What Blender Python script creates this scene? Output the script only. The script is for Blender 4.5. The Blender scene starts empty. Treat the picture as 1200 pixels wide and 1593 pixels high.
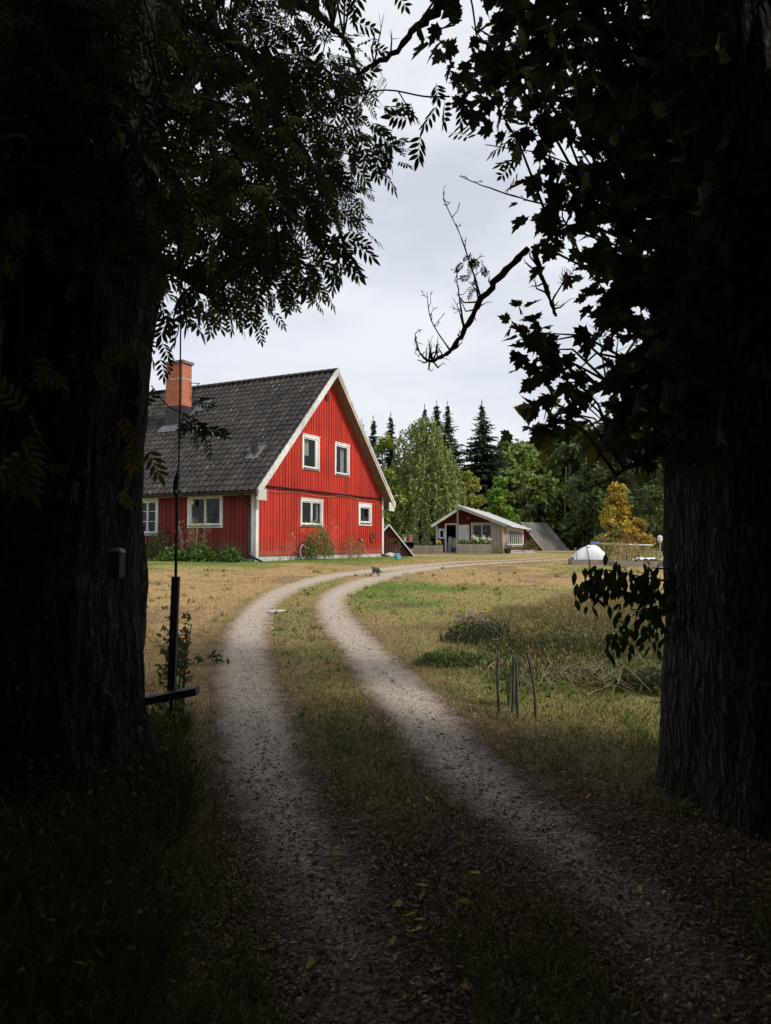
import bpy, bmesh, math, random
import numpy as np
from mathutils import Vector, noise as mnoise

random.seed(7)
rng = np.random.default_rng(11)
R = math.radians
SC = bpy.context.scene
COL = SC.collection

# ------------------------------------------------------------------ camera
F, CZ, TH = 1150.0, 1.6, R(2.4)
cd = bpy.data.cameras.new('camera'); cam = bpy.data.objects.new('camera', cd); COL.objects.link(cam)
cd.sensor_fit = 'VERTICAL'; cd.sensor_height = 36.0; cd.lens = 36.0 * F / 1593.0
cd.clip_start = 0.05; cd.clip_end = 2000
cam.location = (0, 0, CZ); cam.rotation_euler = (R(90) + TH, 0, 0)
SC.camera = cam

# ------------------------------------------------------------------ sky, sun, exposure
SUN_DIR = Vector((0.90, -0.43, 0.0)).normalized(); SUN_EL = R(42)
w = bpy.data.worlds.new('World'); SC.world = w; w.use_nodes = True
nt = w.node_tree; nt.nodes.clear()
out = nt.nodes.new('ShaderNodeOutputWorld'); bg = nt.nodes.new('ShaderNodeBackground')
sky = nt.nodes.new('ShaderNodeTexSky'); sky.sky_type = 'NISHITA'; sky.sun_disc = False
sky.sun_elevation = SUN_EL; sky.sun_rotation = math.atan2(SUN_DIR.x, SUN_DIR.y)
sky.air_density = 1.0; sky.dust_density = 2.0
tc = nt.nodes.new('ShaderNodeTexCoord'); mp = nt.nodes.new('ShaderNodeMapping'); mp.inputs['Scale'].default_value = (1.4, 1.4, 5.0)
mp.inputs['Rotation'].default_value = (0.0, R(-9), 0.0)
n1 = nt.nodes.new('ShaderNodeTexNoise'); n1.inputs['Scale'].default_value = 2.2; n1.inputs['Detail'].default_value = 8; n1.inputs['Roughness'].default_value = .55
cr = nt.nodes.new('ShaderNodeValToRGB'); cr.color_ramp.elements[0].position = .30; cr.color_ramp.elements[0].color = (.70, .70, .70, 1)
cr.color_ramp.elements[1].position = .56; cr.color_ramp.elements[1].color = (1, 1, 1, 1)
n2 = nt.nodes.new('ShaderNodeTexNoise'); n2.inputs['Scale'].default_value = 3.1; n2.inputs['Detail'].default_value = 6
cc = nt.nodes.new('ShaderNodeMix'); cc.data_type = 'RGBA'; cc.inputs[6].default_value = (6.6, 6.95, 7.7, 1); cc.inputs[7].default_value = (7.5, 7.75, 8.2, 1)
mx = nt.nodes.new('ShaderNodeMix'); mx.data_type = 'RGBA'
L = nt.links.new
L(tc.outputs['Generated'], mp.inputs['Vector']); L(mp.outputs[0], n1.inputs['Vector']); L(mp.outputs[0], n2.inputs['Vector'])
L(n1.outputs['Fac'], cr.inputs['Fac']); L(cr.outputs['Color'], mx.inputs[0]); L(n2.outputs['Fac'], cc.inputs[0])
L(sky.outputs[0], mx.inputs[6]); L(cc.outputs[2], mx.inputs[7]); L(mx.outputs[2], bg.inputs['Color'])
bg.inputs['Strength'].default_value = 0.096
L(bg.outputs[0], out.inputs['Surface'])
sd = bpy.data.lights.new('sun', 'SUN'); sd.energy = 2.7; sd.angle = R(8.0); sd.color = (1.0, .95, .86)
so = bpy.data.objects.new('sun', sd); COL.objects.link(so)
so.rotation_euler = Vector((-SUN_DIR.x * math.cos(SUN_EL), -SUN_DIR.y * math.cos(SUN_EL), -math.sin(SUN_EL))).to_track_quat('-Z', 'Y').to_euler()
SC.view_settings.view_transform = 'Standard'; SC.view_settings.look = 'None'
SC.view_settings.exposure = 0.31; SC.view_settings.gamma = 1.0
SC.cycles.use_denoising = True
SC.cycles.max_bounces = 8; SC.cycles.transparent_max_bounces = 12

# ------------------------------------------------------------------ helpers
def ray(px, py):
    u = (px - 600) / F; v = (796.5 - py) / F
    return np.array([u, math.cos(TH) - v * math.sin(TH), math.sin(TH) + v * math.cos(TH)])
def P(px, py, y):
    r = ray(px, py); t = y / r[1]
    return np.array([r[0] * t, y, CZ + r[2] * t])
def proj(p):
    p = np.asarray(p, float); x = p[..., 0]; y = p[..., 1]; z = p[..., 2] - CZ
    f = y * math.cos(TH) + z * math.sin(TH); v = -y * math.sin(TH) + z * math.cos(TH)
    f = np.where(np.abs(f) < 1e-4, 1e-4, f)
    return 600 + x / f * F, 796.5 - v / f * F, f
_yd = np.linspace(-60, 420, 4801)
_zd = np.interp(_yd, [-60, 0, 3, 6, 10, 15, 20, 24, 28, 53, 80, 420], [0, 0, .02, .1, .26, .46, .68, .85, .9, .95, 1.0, 1.0])
_zd = np.convolve(np.pad(_zd, 10, mode='edge'), np.ones(21) / 21, 'valid')
def G(x, y): return np.interp(y, _yd, _zd)
_tt = np.linspace(.5, 150, 40000)
def ground_px(px, py):
    r = ray(px, py); y = r[1] * _tt; z = CZ + r[2] * _tt
    i = int(np.argmax(z < np.interp(y, _yd, _zd))); return r[0] * _tt[i], y[i]
def vnoise(x, y, s=0):
    xi = np.floor(x).astype(np.int64); yi = np.floor(y).astype(np.int64); fx = x - xi; fy = y - yi
    def h(a, b):
        n = (a * 374761393 + b * 668265263 + s * 974634777) & 0x7fffffff
        n = ((n ^ (n >> 13)) * 1274126177) & 0x7fffffff
        return ((n ^ (n >> 16)) & 0xffff) / 65535.0
    fx = fx * fx * (3 - 2 * fx); fy = fy * fy * (3 - 2 * fy)
    return (h(xi, yi) * (1 - fx) + h(xi + 1, yi) * fx) * (1 - fy) + (h(xi, yi + 1) * (1 - fx) + h(xi + 1, yi + 1) * fx) * fy
def fbm(x, y, s=0, o=4):
    t = 0; a = .5; tot = 0
    for k in range(o):
        t = t + a * vnoise(x * 2 ** k, y * 2 ** k, s + k); tot += a; a *= .5
    return t / tot

# ---- materials
MATS = {}
def newmat(name):
    m = bpy.data.materials.new(name); m.use_nodes = True
    nt = m.node_tree; b = nt.nodes['Principled BSDF']
    return m, nt, b
def nn(nt, t, **k):
    n = nt.nodes.new(t)
    for a, v in k.items(): setattr(n, a, v)
    return n
def mat(name, c, rough=.7, var=.25, scale=6.0, bump=.0, bscale=40.0, stretch=(1, 1, 1), c2=None, spec=.4, metal=0.0, coord='Object'):
    """plain surface with noise mottling and optional bump"""
    if name in MATS: return MATS[name]
    m, nt, b = newmat(name)
    tc = nn(nt, 'ShaderNodeTexCoord'); mp = nn(nt, 'ShaderNodeMapping'); mp.inputs['Scale'].default_value = stretch
    nt.links.new(tc.outputs[coord], mp.inputs['Vector'])
    no = nn(nt, 'ShaderNodeTexNoise'); no.inputs['Scale'].default_value = scale; no.inputs['Detail'].default_value = 8; no.inputs['Roughness'].default_value = .65
    nt.links.new(mp.outputs[0], no.inputs['Vector'])
    rp = nn(nt, 'ShaderNodeValToRGB'); e = rp.color_ramp.elements
    a = [x * (1 - var) for x in c]; bb = c2 if c2 else [min(1, x * (1 + var)) for x in c]
    e[0].position = .32; e[0].color = (*a, 1); e[1].position = .68; e[1].color = (*bb, 1)
    nt.links.new(no.outputs['Fac'], rp.inputs['Fac']); nt.links.new(rp.outputs['Color'], b.inputs['Base Color'])
    b.inputs['Roughness'].default_value = rough; b.inputs['Specular IOR Level'].default_value = spec; b.inputs['Metallic'].default_value = metal
    if bump:
        n2 = nn(nt, 'ShaderNodeTexNoise'); n2.inputs['Scale'].default_value = bscale; n2.inputs['Detail'].default_value = 5
        nt.links.new(mp.outputs[0], n2.inputs['Vector'])
        bp = nn(nt, 'ShaderNodeBump'); bp.inputs['Strength'].default_value = bump; bp.inputs['Distance'].default_value = .02
        nt.links.new(n2.outputs['Fac'], bp.inputs['Height']); nt.links.new(bp.outputs[0], b.inputs['Normal'])
    MATS[name] = m; return m
def leafmat(name, transl=.3, rough=.55, spec=.3):
    if name in MATS: return MATS[name]
    m, nt, b = newmat(name)
    at = nn(nt, 'ShaderNodeAttribute', attribute_name='Col')
    b.inputs['Roughness'].default_value = rough; b.inputs['Specular IOR Level'].default_value = spec
    nt.links.new(at.outputs['Color'], b.inputs['Base Color'])
    if transl > 0:
        tr = nn(nt, 'ShaderNodeBsdfTranslucent'); mx = nn(nt, 'ShaderNodeMixShader'); mx.inputs[0].default_value = transl
        nt.links.new(at.outputs['Color'], tr.inputs['Color'])
        o = nt.nodes['Material Output']
        nt.links.new(b.outputs[0], mx.inputs[1]); nt.links.new(tr.outputs[0], mx.inputs[2]); nt.links.new(mx.outputs[0], o.inputs['Surface'])
    MATS[name] = m; return m
def glassmat():
    if 'window_glass' in MATS: return MATS['window_glass']
    m, nt, b = newmat('window_glass')
    tr = nn(nt, 'ShaderNodeBsdfTransparent'); tr.inputs['Color'].default_value = (.75, .78, .76, 1)
    gl = nn(nt, 'ShaderNodeBsdfGlossy'); gl.inputs['Roughness'].default_value = .03
    lw = nn(nt, 'ShaderNodeLayerWeight'); lw.inputs['Blend'].default_value = .5; pw = nn(nt, 'ShaderNodeMath', operation='POWER'); pw.inputs[1].default_value = 4.0; fr = nn(nt, 'ShaderNodeMath', operation='MULTIPLY_ADD'); fr.inputs[1].default_value = .35; fr.inputs[2].default_value = .02; nt.links.new(lw.outputs['Facing'], pw.inputs[0]); nt.links.new(pw.outputs[0], fr.inputs[0])
    mx = nn(nt, 'ShaderNodeMixShader'); o = nt.nodes['Material Output']
    nt.links.new(fr.outputs[0], mx.inputs[0]); nt.links.new(tr.outputs[0], mx.inputs[1]); nt.links.new(gl.outputs[0], mx.inputs[2])
    nt.links.new(mx.outputs[0], o.inputs['Surface']); MATS['window_glass'] = m; return m
def woodpaint(name, c, worn, amount=.5, stretch=(9, 9, .5)):
    """painted boards: paint worn along the grain, dirt near seams"""
    m, nt, b = newmat(name)
    tc = nn(nt, 'ShaderNodeTexCoord'); mp = nn(nt, 'ShaderNodeMapping'); mp.inputs['Scale'].default_value = stretch
    nt.links.new(tc.outputs['Object'], mp.inputs['Vector'])
    no = nn(nt, 'ShaderNodeTexNoise'); no.inputs['Scale'].default_value = 3; no.inputs['Detail'].default_value = 9; no.inputs['Roughness'].default_value = .7
    nt.links.new(mp.outputs[0], no.inputs['Vector'])
    rp = nn(nt, 'ShaderNodeValToRGB'); e = rp.color_ramp.elements
    e[0].position = .30; e[0].color = (*[x * .62 for x in c], 1); e[1].position = .52; e[1].color = (*c, 1)
    k = e.new(.62 + .2 * (1 - amount)); k.color = (*[x * 1.12 for x in c], 1); k = e.new(.80 + .19 * (1 - amount)); k.color = (*worn, 1)
    nt.links.new(no.outputs['Fac'], rp.inputs['Fac'])
    big = nn(nt, 'ShaderNodeTexNoise'); big.inputs['Scale'].default_value = .55; big.inputs['Detail'].default_value = 4
    nt.links.new(tc.outputs['Object'], big.inputs['Vector'])
    hs = nn(nt, 'ShaderNodeHueSaturation'); mr = nn(nt, 'ShaderNodeMapRange'); mr.inputs[1].default_value = .3; mr.inputs[2].default_value = .7; mr.inputs[3].default_value = .72; mr.inputs[4].default_value = 1.15
    nt.links.new(big.outputs['Fac'], mr.inputs[0]); nt.links.new(mr.outputs[0], hs.inputs['Value'])
    nt.links.new(rp.outputs['Color'], hs.inputs['Color'])
    # every board its own tone, and a splash of dirt low on the wall
    sx = nn(nt, 'ShaderNodeSeparateXYZ'); nt.links.new(tc.outputs['Object'], sx.inputs[0]); sa = nn(nt, 'ShaderNodeMath', operation='ADD'); nt.links.new(sx.outputs[0], sa.inputs[0]); nt.links.new(sx.outputs[1], sa.inputs[1])
    sn = nn(nt, 'ShaderNodeMath', operation='SNAP'); sn.inputs[1].default_value = .1025; nt.links.new(sa.outputs[0], sn.inputs[0]); wn = nn(nt, 'ShaderNodeTexWhiteNoise', noise_dimensions='1D'); nt.links.new(sn.outputs[0], wn.inputs['W'])
    m2 = nn(nt, 'ShaderNodeMapRange'); m2.inputs[3].default_value = .80; m2.inputs[4].default_value = 1.12; nt.links.new(wn.outputs['Value'], m2.inputs[0])
    h2 = nn(nt, 'ShaderNodeHueSaturation'); nt.links.new(m2.outputs[0], h2.inputs['Value']); nt.links.new(hs.outputs[0], h2.inputs['Color'])
    dz = nn(nt, 'ShaderNodeMath', operation='MULTIPLY_ADD'); dz.inputs[1].default_value = 1.5; dz.inputs[2].default_value = -.45; nt.links.new(big.outputs['Fac'], dz.inputs[0]); d2 = nn(nt, 'ShaderNodeMath', operation='SUBTRACT'); nt.links.new(sx.outputs[2], d2.inputs[0]); nt.links.new(dz.outputs[0], d2.inputs[1])
    m3 = nn(nt, 'ShaderNodeMapRange'); m3.inputs[1].default_value = .0; m3.inputs[2].default_value = .55; m3.inputs[3].default_value = .45 * amount + .1; m3.inputs[4].default_value = 0; nt.links.new(d2.outputs[0], m3.inputs[0])
    dm = nn(nt, 'ShaderNodeMix', data_type='RGBA'); nt.links.new(m3.outputs[0], dm.inputs[0]); nt.links.new(h2.outputs[0], dm.inputs[6]); dm.inputs[7].default_value = (.16, .12, .085, 1)
    nt.links.new(dm.outputs[2], b.inputs['Base Color'])
    b.inputs['Roughness'].default_value = .72; b.inputs['Specular IOR Level'].default_value = .25
    bp = nn(nt, 'ShaderNodeBump'); bp.inputs['Strength'].default_value = .35; bp.inputs['Distance'].default_value = .01
    nt.links.new(no.outputs['Fac'], bp.inputs['Height']); nt.links.new(bp.outputs[0], b.inputs['Normal'])
    MATS[name] = m; return m

# ---- objects
def setp(o, label=None, cat=None, group=None, kind=None):
    if label: o['label'] = label
    if cat: o['category'] = cat
    if group: o['group'] = group
    if kind: o['kind'] = kind
    return o
def thing(name, label, cat, loc=(0, 0, 0), rz=0.0, group=None):
    o = bpy.data.objects.new(name, None); COL.objects.link(o); o.empty_display_size = .2
    o.location = loc; o.rotation_euler = (0, 0, rz)
    return setp(o, label, cat, group)
def linkmesh(name, me, m, parent=None, local=True):
    o = bpy.data.objects.new(name, me); COL.objects.link(o)
    for k in (m if isinstance(m, (list, tuple)) else [m]): me.materials.append(k)
    if parent is not None: o.parent = parent
    return o
def dup(o, parent=None):
    c = o.copy(); COL.objects.link(c)
    if parent is not None: c.parent = parent
    for ch in o.children: dup(ch, c)
    return c
class MB:
    """collects boxes, bars, tubes into one mesh"""
    def __init__(s): s.v = []; s.f = []
    def add(s, vs, fs):
        n = len(s.v); s.v += [tuple(map(float, q)) for q in vs]; s.f += [tuple(i + n for i in f) for f in fs]; return s
    def box(s, x0, x1, y0, y1, z0, z1, T=None):
        vs = [(x, y, z) for x in (x0, x1) for y in (y0, y1) for z in (z0, z1)]
        if T: vs = [T(*q) for q in vs]
        return s.add(vs, [(0, 1, 3, 2), (4, 6, 7, 5), (0, 4, 5, 1), (2, 3, 7, 6), (0, 2, 6, 4), (1, 5, 7, 3)])
    def bar(s, a, b, wd, ht, up=(0, 0, 1)):
        a = Vector(a); b = Vector(b); d = (b - a).normalized(); x = d.cross(Vector(up))
        if x.length < 1e-5: x = d.cross(Vector((1, 0, 0)))
        x.normalize(); y = x.cross(d)
        vs = [p + x * i * wd / 2 + y * j * ht / 2 for p in (a, b) for i, j in ((-1, -1), (1, -1), (1, 1), (-1, 1))]
        return s.add(vs, [(3, 2, 1, 0), (4, 5, 6, 7), (0, 1, 5, 4), (1, 2, 6, 5), (2, 3, 7, 6), (3, 0, 4, 7)])
    def tube(s, pts, rad, n=8, cap=True):
        pts = [Vector(p) for p in pts]
        if not isinstance(rad, (list, tuple, np.ndarray)): rad = [rad] * len(pts)
        vs = []; fs = []; x = None
        for i, p in enumerate(pts):
            d = (pts[min(i + 1, len(pts) - 1)] - pts[max(i - 1, 0)])
            if d.length < 1e-6: d = Vector((0, 0, 1))
            d.normalize()
            if x is None: x = d.orthogonal().normalized()
            else:
                x = (x - d * x.dot(d))
                x = d.orthogonal().normalized() if x.length < 1e-5 else x.normalized()
            y = d.cross(x)
            for k in range(n):
                a = 2 * math.pi * k / n; vs.append(p + (x * math.cos(a) + y * math.sin(a)) * rad[i])
        for i in range(len(pts) - 1):
            for k in range(n): fs.append((i * n + k, i * n + (k + 1) % n, (i + 1) * n + (k + 1) % n, (i + 1) * n + k))
        if cap: fs += [tuple(range(n - 1, -1, -1)), tuple((len(pts) - 1) * n + k for k in range(n))]
        return s.add(vs, fs)
    def lathe(s, prof, n=16, c=(0, 0, 0)):
        vs = [(c[0] + r * math.cos(2 * math.pi * k / n), c[1] + r * math.sin(2 * math.pi * k / n), c[2] + z) for r, z in prof for k in range(n)]
        fs = [(i * n + k, i * n + (k + 1) % n, (i + 1) * n + (k + 1) % n, (i + 1) * n + k) for i in range(len(prof) - 1) for k in range(n)]
        fs += [tuple(range(n - 1, -1, -1)), tuple((len(prof) - 1) * n + k for k in range(n))]
        return s.add(vs, fs)
    def build(s, name, m, parent=None, smooth=False, bevel=0.0):
        me = bpy.data.meshes.new(name); me.from_pydata(s.v, [], s.f); me.update()
        if smooth: me.polygons.foreach_set('use_smooth', [True] * len(me.polygons))
        o = linkmesh(name, me, m, parent)
        if bevel:
            bv = o.modifiers.new('bevel', 'BEVEL'); bv.width = bevel; bv.segments = 2; bv.limit_method = 'ANGLE'
        return o
# ---- leaf clouds
def nrm(a): return a / np.maximum(np.linalg.norm(a, axis=-1, keepdims=True), 1e-9)
def hexleaf(l=1.0, wd=.32, o=(0, 0), ang=0.0, droop=0.0):
    q = [(0, 0), (wd * .42, .28), (wd * .48, .5), (wd * .3, .78), (0, 1), (-wd * .3, .78), (-wd * .48, .5), (-wd * .42, .28)]
    c, s_ = math.cos(ang), math.sin(ang)
    return [(o[0] + (x * c - y * s_) * l, o[1] + (x * s_ + y * c) * l, -droop * y * l - abs(x) * .0) for x, y in q]
def t_ash():
    v = []; f = []
    def add(pts): n = len(v); v.extend(pts); f.append(list(range(n, n + len(pts))))
    add([(-.008, 0, 0), (.008, 0, 0), (.004, .72, -.06), (-.004, .72, -.06)])
    for i in range(4):
        y = .12 + .17 * i
        for sg in (-1, 1): add(hexleaf(.36 - .02 * abs(i - 1.5), .33, (0, y), sg * -R(52 - 3 * i), .25 + .1 * ((i + sg) % 2)))
    add(hexleaf(.38, .34, (0, .70), 0, .3))
    return v, f
def t_maple():
    h = [(0, 0), (.16, -.05), (.33, -.10), (.30, .04), (.56, .16), (.46, .25), (.66, .46), (.47, .47), (.44, .56), (.24, .48), (.30, .72), (.17, .72), (.0, 1.02)]
    v = []; f = []
    for sg in (-1, 1):
        n = len(v); q = [(sg * x, y, .16 * abs(x) - .12 * y * y) for x, y in h]; v += q
        f.append(list(range(n, n + len(q))) if sg > 0 else list(range(n + len(q) - 1, n - 1, -1)))
    return v, f
def t_ovate(): return hexleaf(1, .62, (0, 0), 0, .15), [list(range(8))]
def t_narrow(): return hexleaf(1, .34, (0, 0), 0, .2), [list(range(8))]
def t_card(): return [(0, 0, 0), (.42, .45, .06), (.05, 1, -.1), (-.42, .5, .06)], [[0, 1, 2, 3]]
def t_blade(): return [(-.5, 0, 0), (.5, 0, 0), (.38, .5, .06), (-.38, .5, .06), (0, 1, .28)], [[0, 1, 2, 3], [3, 2, 4]]
TP = dict(ash=t_ash(), maple=t_maple(), ovate=t_ovate(), narrow=t_narrow(), card=t_card(), blade=t_blade())
class LM:
    def __init__(s): s.V = []; s.Lp = []; s.N = []; s.C = []; s.n = 0
    def add(s, kind, pos, d, nr, sx, sy, col):
        tv, tf = TP[kind]; tv = np.array(tv, float); pos = np.asarray(pos, float); N = len(pos)
        if N == 0: return s
        d = nrm(np.asarray(d, float)); nr = np.asarray(nr, float); X = nrm(np.cross(d, nr)); Z = np.cross(X, d)
        sx = np.broadcast_to(np.asarray(sx, float), (N,)); sy = np.broadcast_to(np.asarray(sy, float), (N,))
        vv = pos[:, None, :] + (tv[None, :, 0:1] * sx[:, None, None]) * X[:, None, :] + (tv[None, :, 1:2] * sy[:, None, None]) * d[:, None, :] + (tv[None, :, 2:3] * sy[:, None, None]) * Z[:, None, :]
        k = len(tv); s.V.append(vv.reshape(-1, 3)); s.C.append(np.repeat(np.clip(np.asarray(col, float), 0, 1), k, axis=0))
        lp = np.array([i for f in tf for i in f]); tot = np.array([len(f) for f in tf])
        s.Lp.append((lp[None, :] + (np.arange(N) * k)[:, None] + s.n).reshape(-1)); s.N.append(np.tile(tot, N)); s.n += N * k
        return s
    def build(s, name, m, parent=None):
        me = bpy.data.meshes.new(name)
        V = np.concatenate(s.V); Lp = np.concatenate(s.Lp).astype(np.int32); T = np.concatenate(s.N).astype(np.int32); C = np.concatenate(s.C)
        me.vertices.add(len(V)); me.vertices.foreach_set('co', V.astype(np.float32).ravel())
        me.loops.add(len(Lp)); me.loops.foreach_set('vertex_index', Lp)
        me.polygons.add(len(T)); me.polygons.foreach_set('loop_start', np.concatenate([[0], np.cumsum(T)[:-1]]).astype(np.int32)); me.polygons.foreach_set('loop_total', T)
        me.update(calc_edges=True)
        a = me.attributes.new('Col', 'FLOAT_COLOR', 'POINT')
        a.data.foreach_set('color', np.concatenate([C, np.ones((len(C), 1))], axis=1).astype(np.float32).ravel())
        return linkmesh(name, me, m, parent)
def rdir(n, zb=0.0):
    d = rng.normal(size=(n, 3)); d = nrm(d); d[:, 2] += zb; return nrm(d)
def cols(n, palette, jit=.25, wts=None):
    pal = np.array(palette); i = rng.choice(len(pal), n, p=wts); c = pal[i]
    return c * (1 + jit * rng.uniform(-1, 1, (n, 1))) * (1 + .08 * rng.uniform(-1, 1, (n, 3)))
def inpoly(x, y, poly):
    x = np.asarray(x); y = np.asarray(y); c = np.zeros(x.shape, bool); n = len(poly); j = n - 1
    for i in range(n):
        xi, yi = poly[i]; xj, yj = poly[j]
        if yi != yj: c ^= ((yi > y) != (yj > y)) & (x < (xj - xi) * (y - yi) / (yj - yi) + xi)
        j = i
    return c
def curve(pts, k=6):
    """catmull-rom through 3D points"""
    p = np.array(pts, float); p = np.vstack([2 * p[0] - p[1], p, 2 * p[-1] - p[-2]]); o = []
    for i in range(1, len(p) - 2):
        for t in np.linspace(0, 1, k, endpoint=False):
            o.append(.5 * ((2 * p[i]) + (-p[i - 1] + p[i + 1]) * t + (2 * p[i - 1] - 5 * p[i] + 4 * p[i + 1] - p[i + 2]) * t * t + (-p[i - 1] + 3 * p[i] - 3 * p[i + 1] + p[i + 2]) * t ** 3))
    o.append(p[-2]); return np.array(o)

# ================================================================== ground
_TL = [(1900, 520, 860), (1593, 450, 720), (1450, 415, 640), (1350, 385, 575), (1250, 358, 505), (1200, 352, 478), (1150, 350, 455), (1100, 348, 437), (1050, 348, 415), (1000, 352, 410), (960, 366, 424), (935, 384, 450), (918, 408, 482), (905, 440, 525), (896, 480, 560), (889, 535, 610), (884, 580, 655)]
_TR = [(1900, 1240, 1560), (1593, 1010, 1260), (1400, 872, 1062), (1300, 770, 940), (1250, 712, 868), (1200, 662, 800), (1150, 622, 742), (1100, 590, 697), (1050, 553, 642), (1000, 517, 592), (972, 496, 565), (950, 486, 548), (930, 490, 547), (915, 512, 572), (903, 540, 610), (893, 578, 650), (886, 615, 692), (881, 650, 740)]
def trackline(rows):
    c = []
    for py, a, b in rows:
        p = np.array(ground_px(a, py)); q = np.array(ground_px(b, py)); c.append([*(p + q) / 2, 0])
    return curve(c, 8)[:, :2], None
trackL, _ = trackline(_TL); trackR, _ = trackline(_TR)
trackL = np.vstack([trackL, [[2.6, 27.2], [5.5, 30.5], [8.5, 37]]]); trackR = np.vstack([trackR, [[4.6, 27.2], [7.6, 31], [10.6, 37]]])
def tdist(x, y, line):
    x = np.asarray(x, float); y = np.asarray(y, float); best = np.full(x.shape, 1e9)
    for i in range(len(line) - 1):
        a = line[i]; d = line[i + 1] - a; L2 = d @ d
        if L2 < 1e-9: continue
        t = np.clip(((x - a[0]) * d[0] + (y - a[1]) * d[1]) / L2, 0, 1)
        best = np.minimum(best, np.hypot(x - a[0] - t * d[0], y - a[1] - t * d[1]))
    return best
HO = np.array([-4.933, 28.0, .913]); HA = R(27.2); HL, HW = 15.0, 10.44
hu = np.array([math.sin(HA), math.cos(HA)]); hv = np.array([-math.cos(HA), math.sin(HA)])
def hl(x, y): return (x - HO[0]) * hu[0] + (y - HO[1]) * hu[1], (x - HO[0]) * hv[0] + (y - HO[1]) * hv[1]
def fields(x, y):
    """turf colour, shade near the camera put into the litter: share of green blades, and of brown leaf litter"""
    x = np.asarray(x, float); y = np.asarray(y, float)
    dl = tdist(x, y, trackL); dr = tdist(x, y, trackR); dt = np.minimum(dl, dr)
    n = fbm(x * .35, y * .35, 3); n2 = fbm(x * 1.3, y * 1.3, 9)
    g = np.clip((n - .47) * 3.2 + .22 + (n2 - .5) * .9, 0, 1)
    a, b = hl(x, y)
    dh = np.maximum(np.maximum(-b, -a), 0); dh = np.where((b > -9) & (a > -9) & (a < 12), np.hypot(np.minimum(a, 0), np.minimum(b, 0)), 9)
    dh = np.where(a < 0, np.minimum(dh, 9) * 1.9, dh)
    g = np.maximum(g, np.clip(2.3 - (dh + (n2 - .5) * 2.4) / 2.1, 0, 1))
    rg = np.clip((x - .3) / .8, 0, 1) * np.clip((14 - y) / 3, 0, 1) * np.clip((y - 4.5) / 1.5, 0, 1)
    g = np.maximum(g, rg * (.35 + .9 * n2))
    g = np.where((y > 24) & (x > 1), g * .55 + .06, g)
    md = np.clip(1.25 - np.hypot((x - 2.7 - .12 * (y - 10)) / 2.1, (y - 10.2) / 3.0) + (n2 - .5) * .8, 0, 1)
    g = np.maximum(g, md * (.3 + .7 * n2)) * (1 - .35 * np.clip((7.6 - y) / 1.5, 0, 1))
    g = np.maximum(g, np.clip((5.5 - y) / 2, 0, 1) * (.25 + .7 * n2))
    g = np.where((dl + dr < 2.2) & (y < 19), np.maximum(g, np.clip(.30 + 1.1 * (n2 - .35), 0, .9)), g)
    g = np.where((x > 0) & (y < 17) & (dt > .5), np.maximum(g, .25 + .5 * n), g)
    lit = np.clip(1.15 - dt / .85, 0, 1) * np.clip((17 - y) / 6, .0, 1) + np.clip((7.0 - y) / 3.0, 0, 1) * .85  # real litter, thickened nearby to darken the ground like shade
    lit = np.maximum(lit, np.exp(-((x - .35) ** 2 + (y - 14.1) ** 2) / .12) * .9)
    lit = np.maximum(np.maximum(lit, md * .75), np.clip((fbm(x * .8, y * .8, 91) - .57) * 4, 0, .6) * (y < 27))
    lit = np.where((dl + dr < 2.2) & (y > 4), lit * .62, lit)
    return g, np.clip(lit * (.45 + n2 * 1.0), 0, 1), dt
def groundmat():
    m, nt, b = newmat('turf_soil')
    tc = nn(nt, 'ShaderNodeTexCoord')
    ag = nn(nt, 'ShaderNodeAttribute', attribute_name='green'); al = nn(nt, 'ShaderNodeAttribute', attribute_name='litter')
    def noise(s, d=6):
        n = nn(nt, 'ShaderNodeTexNoise'); n.inputs['Scale'].default_value = s; n.inputs['Detail'].default_value = d; n.inputs['Roughness'].default_value = .7
        nt.links.new(tc.outputs['Object'], n.inputs['Vector']); return n
    def ramp(src, a, b_, p0=.35, p1=.65):
        r = nn(nt, 'ShaderNodeValToRGB'); r.color_ramp.elements[0].position = p0; r.color_ramp.elements[0].color = (*a, 1)
        r.color_ramp.elements[1].position = p1; r.color_ramp.elements[1].color = (*b_, 1); nt.links.new(src.outputs['Fac'], r.inputs['Fac']); return r
    def mix(f, a, b_):
        k = nn(nt, 'ShaderNodeMix', data_type='RGBA'); nt.links.new(f, k.inputs[0]); nt.links.new(a, k.inputs[6]); nt.links.new(b_, k.inputs[7]); return k.outputs[2]
    na = noise(9); nb = noise(45, 4)
    dry = ramp(na, (.25, .155, .065), (.46, .325, .155)); gr = ramp(nb, (.075, .118, .018), (.16, .22, .045)); br = ramp(nb, (.055, .036, .024), (.17, .112, .075))
    c = mix(al.outputs['Fac'], mix(ag.outputs['Fac'], dry.outputs[0], gr.outputs[0]), br.outputs[0])
    nt.links.new(c, b.inputs['Base Color']); b.inputs['Roughness'].default_value = .95; b.inputs['Specular IOR Level'].default_value = .1
    bp = nn(nt, 'ShaderNodeBump'); bp.inputs['Strength'].default_value = .8; bp.inputs['Distance'].default_value = .03
    nt.links.new(nb.outputs['Fac'], bp.inputs['Height']); nt.links.new(bp.outputs[0], b.inputs['Normal'])
    return m
def geo(a, b, n): return list(np.geomspace(a, b, n))
xs = np.array(sorted([-v for v in geo(14, 500, 18)] + list(np.arange(-13.6, 13.7, .2)) + geo(14, 500, 18)))
ys = np.array([-300, -120, -60, -30] + list(np.arange(-16, 30, .2)) + list(np.arange(30, 80, 1.0)) + geo(80, 420, 14))
XX, YY = np.meshgrid(xs, ys); gx, gy = XX.ravel(), YY.ravel()
g_, l_, dt_ = fields(gx, gy)
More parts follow.
